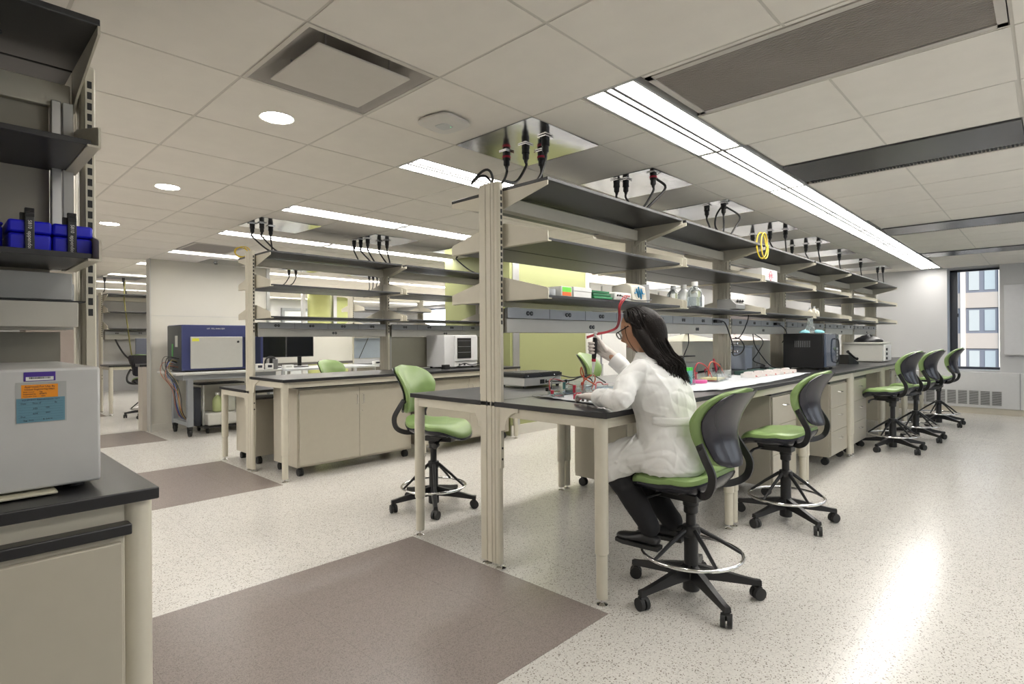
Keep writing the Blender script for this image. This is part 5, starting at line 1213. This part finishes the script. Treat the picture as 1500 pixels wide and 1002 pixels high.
wbox('base', blkp, t, 2.40, 3.38, 8.28, 8.84, MT, MT + .02); wbox('warning_label', mat('label_yellow', (.75, .75, .08), .5), t, 2.475, 2.56, 8.2305, 8.232, 1.255, 1.295)
wbox('port_panel', mat('port_dark', (.02, .025, .06), .3), t, 3.15, 3.38, 8.252, 8.26, MT + .05, 1.31)
for z in (.98, 1.06, 1.14, 1.22): MB().cyl((3.22, 8.252, z), (3.22, 8.240, z), .014, n=12).build('port', chrome, t, world=True)
wbox('side_louvre', lgrey, t, 2.348, 2.352, 8.40, 8.50, 1.18, 1.33); wbox('side_label', mat('label_green', (.1, .35, .1), .5), t, 2.348, 2.352, 8.60, 8.65, 1.05, 1.22)
ltext('LSR  CELL ANALYZER', .024, white, t, (2.78, 8.2575, 1.425), TX)
cl_ = [blkp, mat('tube_orange', (.45, .12, .04), .4), mat('tube_ochre', (.40, .33, .10), .4), blkp, lgrey, blkp, mat('cable_blue', (.03, .08, .4), .4)]
random.seed(2)
for i in range(9):
    y = 8.35 + .03 * i; zz = random.uniform(.90, 1.03); dx = random.uniform(.06, .15)
    P = [(2.352, y, zz), (2.352 - dx, y - .05, zz + .02), (2.352 - dx - .04, y - .12, zz - .12), (2.352 - dx * .7, y - .22, zz - .28), (2.30 - .03 * random.random(), y - .25, .55), (2.33, y - .2, .35), (2.42, y - .1, .22), (2.55, 8.40, .20)]
    cable('fluid_line', P, cl_[i % 7], 'thin %s tube of the bundle beside the analyser, %s of the nine' % (['black', 'orange', 'ochre', 'black', 'grey', 'black', 'blue'][i % 7], ORD[i]), .0035 if i % 3 else .006, 6, 'tube', 'tubes hanging beside the analyser')
t = thing('fluidics_cart', 'low wheeled cart with a cream tub and fluid tanks under the steel table', 'cart', (2.95, 8.45, 0))
wbox('dolly', blkp, t, 2.62, 3.42, 8.25, 8.70, .075, .095)
for x in (2.68, 3.36):
    for y in (8.30, 8.65): MB().cyl((x - .012, y, .037), (x + .012, y, .037), .037, n=14).build('caster', rubber, t, world=True)
wbox('electronics_box', mat('elec_dark', (.04, .045, .06), .4), t, 2.56, 2.64, 8.42, 8.72, .10, .62, bevel=.004); wbox('frame_post', lgrey, t, 2.655, 2.675, 8.40, 8.44, .10, .66); wbox('frame_top', blkp, t, 2.60, 3.2, 8.38, 8.70, .655, .675); wbox('tub', mat('tub_cream', (.62, .61, .56), .5), t, 2.68, 3.42, 8.27, 8.68, .10, .27, bevel=.02)
for i, (x, m_) in enumerate([(2.85, mat('jug_green', (.55, .62, .30), .3, trans=.3)), (3.02, mat('jug_clear', (.60, .60, .52), .3, trans=.3)), (3.2, mat('jug_white', (.7, .7, .66), .4))]):
    f = thing('fluid_jug', ['yellow-green fluid jug in the cream tub', 'clear fluid jug in the middle of the cream tub', 'pale fluid jug at the right of the cream tub'][i], 'jug', (x, 8.42, .272), group='fluid jugs in the cream tub'); MB().lathe((0, 0, 0), [(.05, 0), (.065, .01), (.065, .16), (.05, .20), (.022, .22), (.022, .24)], 20).build('jug_body', m_, f); MB().lathe((0, 0, .235), [(.027, 0), (.027, .03)], 14).build('cap', white, f)
    MB().tube(smoothpts([(.05, 0, .20), (.085, 0, .18), (.08, 0, .10), (.06, 0, .08)]), .009, 8).build('jug_handle', m_, f)
# ------------------------------------------------------------------ monitor table behind the second bench
t = thing('monitor_table', 'white-topped long table behind the second bench carrying the monitors', 'table', (4.4, 8.4, 0))
wbox('tabletop', mat('desk_white', (.60, .62, .64), .35), t, 3.64, 5.20, 7.98, 8.80, MT - .03, MT, bevel=.004)
for x in (3.70, 5.14):
    for y in (8.05, 8.74): MB().cyl((x, y, 0), (x, y, MT - .03), .025).build('leg', lgrey, t, world=True)
for i, (x, a, lab) in enumerate([(3.56, 4, 'left black flat monitor on the table behind the second bench'), (3.99, -4, 'right black flat monitor on a stand behind the second bench')]):
    t = thing('monitor', lab, 'monitor', (x + .06, 8.42, MT), math.radians(a), group='black monitors behind the second bench')
    MB().box(-.21, .21, -.015, .015, .16, .50).build('casing', blkp, t, bevel=.004); MB().box(-.200, .200, -.0165, -.0145, .172, .488).build('screen', screen, t, smooth=False); MB().box(-.03, .03, .012, .035, .02, .30).build('stand_neck', blkp, t, bevel=.003); MB().box(-.11, .11, -.07, .09, 0, .012).build('stand_foot', blkp, t, bevel=.004)
for i, (x, y, w_, h_, lab) in enumerate([(3.30, 8.12, .10, .085, 'left small white printed carton at the analyser table edge'), (3.44, 8.12, .10, .085, 'second small white printed carton on the analyser table'), (3.72, 8.12, .14, .055, 'low white tray box in front of the monitors'), (5.28, 8.2, .12, .06, 'white small carton right of the far green stool'), (5.46, 8.2, .14, .06, 'white low carton at the right of the far table')]):
    t = thing('small_carton', lab, 'box', (x, y, MT), group='small white cartons on the far tables'); MB().box(-w_ / 2, w_ / 2, -.04, .04, .001, h_).build('carton', white, t, bevel=.002); MB().box(-w_ * .3, w_ * .3, -.0415, -.04, h_ * .35, h_ * .75).build('label', ink if i < 2 or i > 2 else lgrey, t, smooth=False)
t = thing('lab_counter', 'white-topped counter continuing right of the monitor table', 'counter', (6.0, 8.5, 0)); wbox('worktop', black, t, 5.22, 6.95, 7.98, 8.80, MT - .03, MT, bevel=.003); wbox('base_body', cream_d, t, 5.25, 6.9, 8.05, 8.78, .08, MT - .03)
wbox('plinth', blkp, t, 5.30, 6.85, 8.10, 8.7, 0, .08)
pnl = thing('privacy_board', 'cream board standing behind the monitors and the far green stool', 'board', (4.6, 8.86, 1.1)); wbox('board', creamw, pnl, 3.86, 5.20, 8.84, 8.86, .90, 1.40); wbox('lower_rail', mat('rail_dark', (.12, .11, .10), .5), pnl, 3.86, 5.20, 8.82, 8.88, .86, .90)
bb = thing('glass_board', 'pale blue writing board seen under the third bench rack', 'whiteboard', (6.0, 9.02, 1.1)); wbox('board', mat('board_blue', (.50, .58, .70), .25), bb, 5.35, 6.65, 9.04, 9.05, .93, 1.29); wbox('board_rail', lgrey, bb, 5.35, 6.65, 9.03, 9.06, .915, .93)
MB().tube([(5.42, 8.98, .93), (5.62, 9.0, 1.29)], .006, 6).build('stay_rod', blkp, bb, world=True)
t = thing('desk_phone', 'black headset and handset clutter left of the monitors', 'telephone', (3.30, 8.02, MT)); MB().tube(smoothpts([(.10, .12, 0), (.10, .12, .12), (.14, .12, .17), (.20, .10, .17), (.24, .1, .12), (.24, .1, 0)]), .014, 8).build('headset', blkp, t); MB().box(.20, .27, .08, .13, .0, .15).build('ear_pad', mat('pad_grey', (.2, .2, .2), .5), t, bevel=.012)
# ------------------------------------------------------------------ back-left bench
t = thing('dark_monitor', 'dark blue-grey monitor on the back-left bench', 'monitor', (2.95, 11.75, .85)); MB().box(-.33, .33, -.02, .02, .11, .46).build('casing', mat('mon_grey', (.10, .11, .15), .35), t, bevel=.004); MB().box(-.32, .32, -.023, -.0195, .12, .45).build('screen', mat('mon_scr', (.09, .10, .14), .3), t, smooth=False); MB().box(-.10, .10, -.08, .08, 0, .012).box(-.03, .03, 0, .03, .01, .2).build('stand', blkp, t, smooth=False)
sd_ = struct('wall_tall_unit', MB().box(1.2, 2.02, 12.4, 13.2, 0, 2.12), mat('pinkish_wall', (.45, .39, .36), .6), smooth=False)
t = thing('rack_backboard', 'pale panel behind the back-left rack shelves', 'panel', (2.95, 12.25, 1.5)); wbox('panel', mat('pan_pale', (.50, .49, .47), .5), t, 2.25, 3.68, 12.26, 12.27, .90, 2.05)
cable('power_cable', [(2.40, 12.15, 1.30), (2.44, 12.1, 1.18), (2.52, 12.05, 1.02), (2.64, 12.0, .88)], blkp, 'thick black cable at the back-left bench', .014)
cable('data_cable', [(2.52, 12.0, 2.33), (2.50, 11.95, 2.0), (2.54, 11.9, 1.5), (2.60, 11.9, 1.0), (2.68, 11.9, .88)], mat('olive_cable', (.22, .20, .05), .5), 'long olive cable hanging down in front of the back-left rack', .011)
# ------------------------------------------------------------------ tall white units in the far background, seen between the shelves
uw = mat('unit_white', (.74, .74, .72), .4); ug = mat('unit_grey2', (.30, .31, .33), .35)
for i, (x0, x1) in enumerate([(7.5, 8.5), (8.52, 9.52), (9.54, 10.54), (10.56, 11.5)]):
    t = thing('fume_cupboard', 'tall white fume cupboard %s from the green wall in the far aisle' % ORD[i], 'fume cupboard', ((x0 + x1) / 2, 6.3, 0), group='tall white fume cupboards beyond the centre bench')
    wbox('cabinet_body', uw, t, x0, x1, 5.90, 6.70, 0, 2.25, bevel=.004)
    for a, b in ((x0 + .02, (x0 + x1) / 2 - .003), ((x0 + x1) / 2 + .003, x1 - .02)):
        p = wbox('door', uw, t, a, b, 5.88, 5.90, .95 if i != 1 else 1.45, 2.22, bevel=.002); MB().tube([(b - .03, 5.86, 1.5), (b - .03, 5.86, 1.62)], .006, 6).build('handle', chrome, p, world=True)
        p = wbox('lower_door', uw, t, a, b, 5.88, 5.90, .08, .80, bevel=.002); MB().tube([(b - .03, 5.86, .62), (b - .03, 5.86, .74)], .006, 6).build('handle', chrome, p, world=True)
    wbox('frame_gap', ug, t, x1 - .018, x1 - .003, 5.872, 5.90, 0.1, 2.2)
# ------------------------------------------------------------------ ceiling service panels and the cords hanging from them
SPOT = {0: [(2.48, 2.408), (2.473, 2.243), (2.452, 2.072), (2.631, 2.257)], 1: [(3.49, 2.277), (3.53, 2.225), (3.50, 1.986)], 2: [(4.70, 2.152), (4.72, 2.013)], 3: [(6.40, 2.403), (6.30, 2.182), (6.36, 2.044)], 4: [(7.55, 2.35), (7.52, 2.18), (7.50, 2.033)], 5: [(8.70, 2.10)], 6: [(9.9, 2.1)], 7: [(10.86, 2.063), (10.90, 1.996)]}
wn = ['first', 'second', 'third', 'fourth', 'fifth', 'sixth', 'seventh', 'eighth']
PG = 'mirror-finish ceiling service panels'
for i in range(8): service_panel(panels[i], SPOT[i], 'mirror-finish ceiling panel over the centre rack, %s from the cross aisle' % wn[i], PG)
S2 = {8: [(2.24, 5.65), (2.30, 5.57), (2.42, 5.65)], 9: [(3.44, 5.79), (3.47, 5.70), (3.50, 5.60), (3.68, 5.645), (3.72, 5.546)], 10: [(4.74, 5.5)], 11: []}
for i in range(8, 12): service_panel(panels[i], S2[i], 'mirror-finish ceiling panel over the second rack, %s from the cross aisle' % wn[i - 8], PG)
S3 = {12: [(3.0, 8.89)], 13: [(4.10, 8.89), (4.21, 8.88)], 14: [(5.4, 8.6), (5.48, 8.6), (5.56, 8.6)], 15: [(2.24, 12.1), (2.5, 12.0)], 16: [(3.6, 12.2)]}
for i in range(12, 15): service_panel(panels[i], S3[i], 'mirror-finish ceiling panel over the third rack row, %s from the partition' % wn[i - 12], PG)
for i in range(15, 17): service_panel(panels[i], S3[i], 'mirror-finish ceiling panel over the back-left rack, %s one' % wn[i - 15], PG)
RT = 2.125
cj = []
def C_(x, y, end, lab, sag=.05, ring=False): cord(x, y, end, lab, sag, ring=ring)
C_(2.48, 2.408, (2.30, 2.30, 2.14), 'black cord bending to the end post from the first ceiling panel, rearmost socket', .02, True)
C_(2.473, 2.243, (2.24, 2.20, 2.14), 'black cord from the middle socket of the first ceiling panel down to the end post', .06)
C_(2.452, 2.072, (2.36, 2.10, 2.12), 'black cord from the socket of the first ceiling panel nearest the stools', .04)
C_(2.631, 2.257, (2.42, 2.08, 2.12), 'black cord with a red collar from the right socket of the first ceiling panel', .06, True)
C_(3.49, 2.277, (3.48, 2.20, 2.11), 'black cord from the left socket of the second ceiling panel', 0); C_(3.53, 2.225, (3.52, 2.15, 2.11), 'black cord from the middle socket of the second ceiling panel', 0); C_(3.50, 1.986, (3.40, 2.05, 2.11), 'black cord with a red collar from the second ceiling panel', .02, True)
C_(4.70, 2.152, (4.68, 2.10, 2.11), 'short straight cord from the third ceiling panel', 0); C_(4.72, 2.013, (4.72, 2.02, 2.11), 'black cord from the front socket of the third ceiling panel', 0)
cable('power_cable', [(4.75, 2.04, 2.39), (4.70, 2.07, 2.30), (4.72, 2.08, 2.20), (4.80, 2.02, 2.12), (4.90, 1.99, 2.22), (4.96, 1.97, 2.32), (4.80, 2.02, 2.385)], blkp, 'stiff black cord bent in a diamond loop under the third ceiling panel', .008, 5)
cable('power_cable', [(3.60, 2.02, 2.39), (3.66, 1.98, 2.33), (3.56, 2.02, 2.22), (3.46, 2.08, 2.11)], blkp, 'stiff black cord bent sideways under the second ceiling panel', .009, 5)
for i, ((x, y), e) in enumerate([((6.40, 2.403), (6.3, 2.3)), ((6.30, 2.182), (6.45, 2.12)), ((6.36, 2.044), (6.40, 2.05)), ((7.55, 2.35), (7.5, 2.3)), ((7.52, 2.18), (7.65, 2.1)), ((7.50, 2.033), (7.6, 2.03)), ((8.70, 2.10), (8.72, 2.08)), ((9.9, 2.1), (9.92, 2.08)), ((10.86, 2.063), (10.86, 2.05)), ((10.90, 1.996), (10.92, 1.99))]):
    C_(x, y, (e[0], e[1], 2.11), 'black power cord dropping to the centre rack top, %s beyond the third ceiling panel' % ORD[i], .03)
for i, ((x, y), e) in enumerate([((2.24, 5.65), (2.40, 5.50)), ((2.30, 5.57), (2.45, 5.48)), ((2.42, 5.65), (2.36, 5.5)), ((3.44, 5.79), (3.48, 5.70)), ((3.47, 5.70), (3.62, 5.6)), ((3.50, 5.60), (3.55, 5.5)), ((3.68, 5.645), (3.72, 5.5)), ((3.72, 5.546), (3.66, 5.4)), ((4.74, 5.5), (5.0, 5.4))]):
    C_(x, y, (e[0], e[1], 2.11), 'black power cord dropping to the second rack top, %s from the cross aisle' % ORD[i], .04)
for i, ((x, y), e) in enumerate([((4.10, 8.89), (3.95, 8.9, 2.12)), ((4.21, 8.88), (4.1, 8.9, 2.14)), ((5.4, 8.6), (5.45, 8.7, 2.12)), ((5.48, 8.6), (5.5, 8.7, 2.12)), ((5.56, 8.6), (5.55, 8.7, 2.12)), ((2.24, 12.1), (2.22, 12.1, 2.13)), ((2.5, 12.0), (2.56, 12.1, 2.12))]):
    C_(x, y, e, 'black power cord dropping to the distant racks, %s from the partition' % ORD[i], .04)
# loop of cord lying on top of the end post
cable('power_cable', [(2.18 + .045 * math.cos(a) + .01 * math.sin(2 * a), 2.30 + .07 * math.sin(a), 2.165 + .03 * math.sin(a * 2)) for a in [k * .5 for k in range(28)]], blkp, 'tangle of black cord lying on top of the nearest rack post', .007, 3)

# ------------------------------------------------------------------ brick building across the street
bd_ = thing('office_building', 'tan brick building with paired grey windows seen through the far window', 'building', (60, 4, -6))
brk = bpy.data.materials.new('facade_brick'); brk.use_nodes = True; nt = brk.node_tree; br = nt.nodes.new('ShaderNodeTexBrick'); tc = nt.nodes.new('ShaderNodeTexCoord'); mp = nt.nodes.new('ShaderNodeMapping'); mp.inputs['Rotation'].default_value = (PI / 2, 0, PI / 2)
br.inputs['Scale'].default_value = 2.5; br.inputs['Color1'].default_value = (.40, .30, .23, 1); br.inputs['Color2'].default_value = (.50, .40, .32, 1); br.inputs['Mortar'].default_value = (.42, .37, .32, 1)
nt.links.new(tc.outputs['Object'], mp.inputs[0]); nt.links.new(mp.outputs[0], br.inputs[0]); nt.links.new(br.outputs[0], nt.nodes['Principled BSDF'].inputs[0])
pier = mat('pier_stone', (.60, .56, .50), .7); wfr = mat('window_grey', (.16, .17, .20), .4); wgl = mat('window_blue', (.35, .40, .42), .1); bld = mat('window_blind', (.42, .45, .44), .6)
PITY, PITZ = 2.42, 3.35; Yc, Zc = 4.12, 2.55
wbox('core', mat('core_dark', (.1, .1, .1), .8), bd_, 60.6, 70, -14, 20, -12, 24)
for j in range(-3, 6):
    zc = Zc + (j) * PITZ; wbox('spandrel', brk, bd_, 60.0, 60.5, -14, 20, zc + 1.05, zc + PITZ - 1.05)
for i in range(-6, 7):
    y = Yc + i * PITY; wbox('pier', pier, bd_, 59.9, 60.6, y + PITY / 2 - .17, y + PITY / 2 + .17, -9, 22)
for i in range(-3, 4):
    for j in range(-2, 4):
        y, z = Yc + i * PITY, Zc + j * PITZ
        f = wbox('window', wfr, bd_, 60.10, 60.5, y - 1.05, y + 1.05, z - 1.06, z + 1.06)
        for s_ in (-1, 1): wbox('pane', wgl if s_ < 0 else bld, f, 60.05, 60.10, y + s_ * .50 - .33, y + s_ * .50 + .33, z - .84, z + .86)
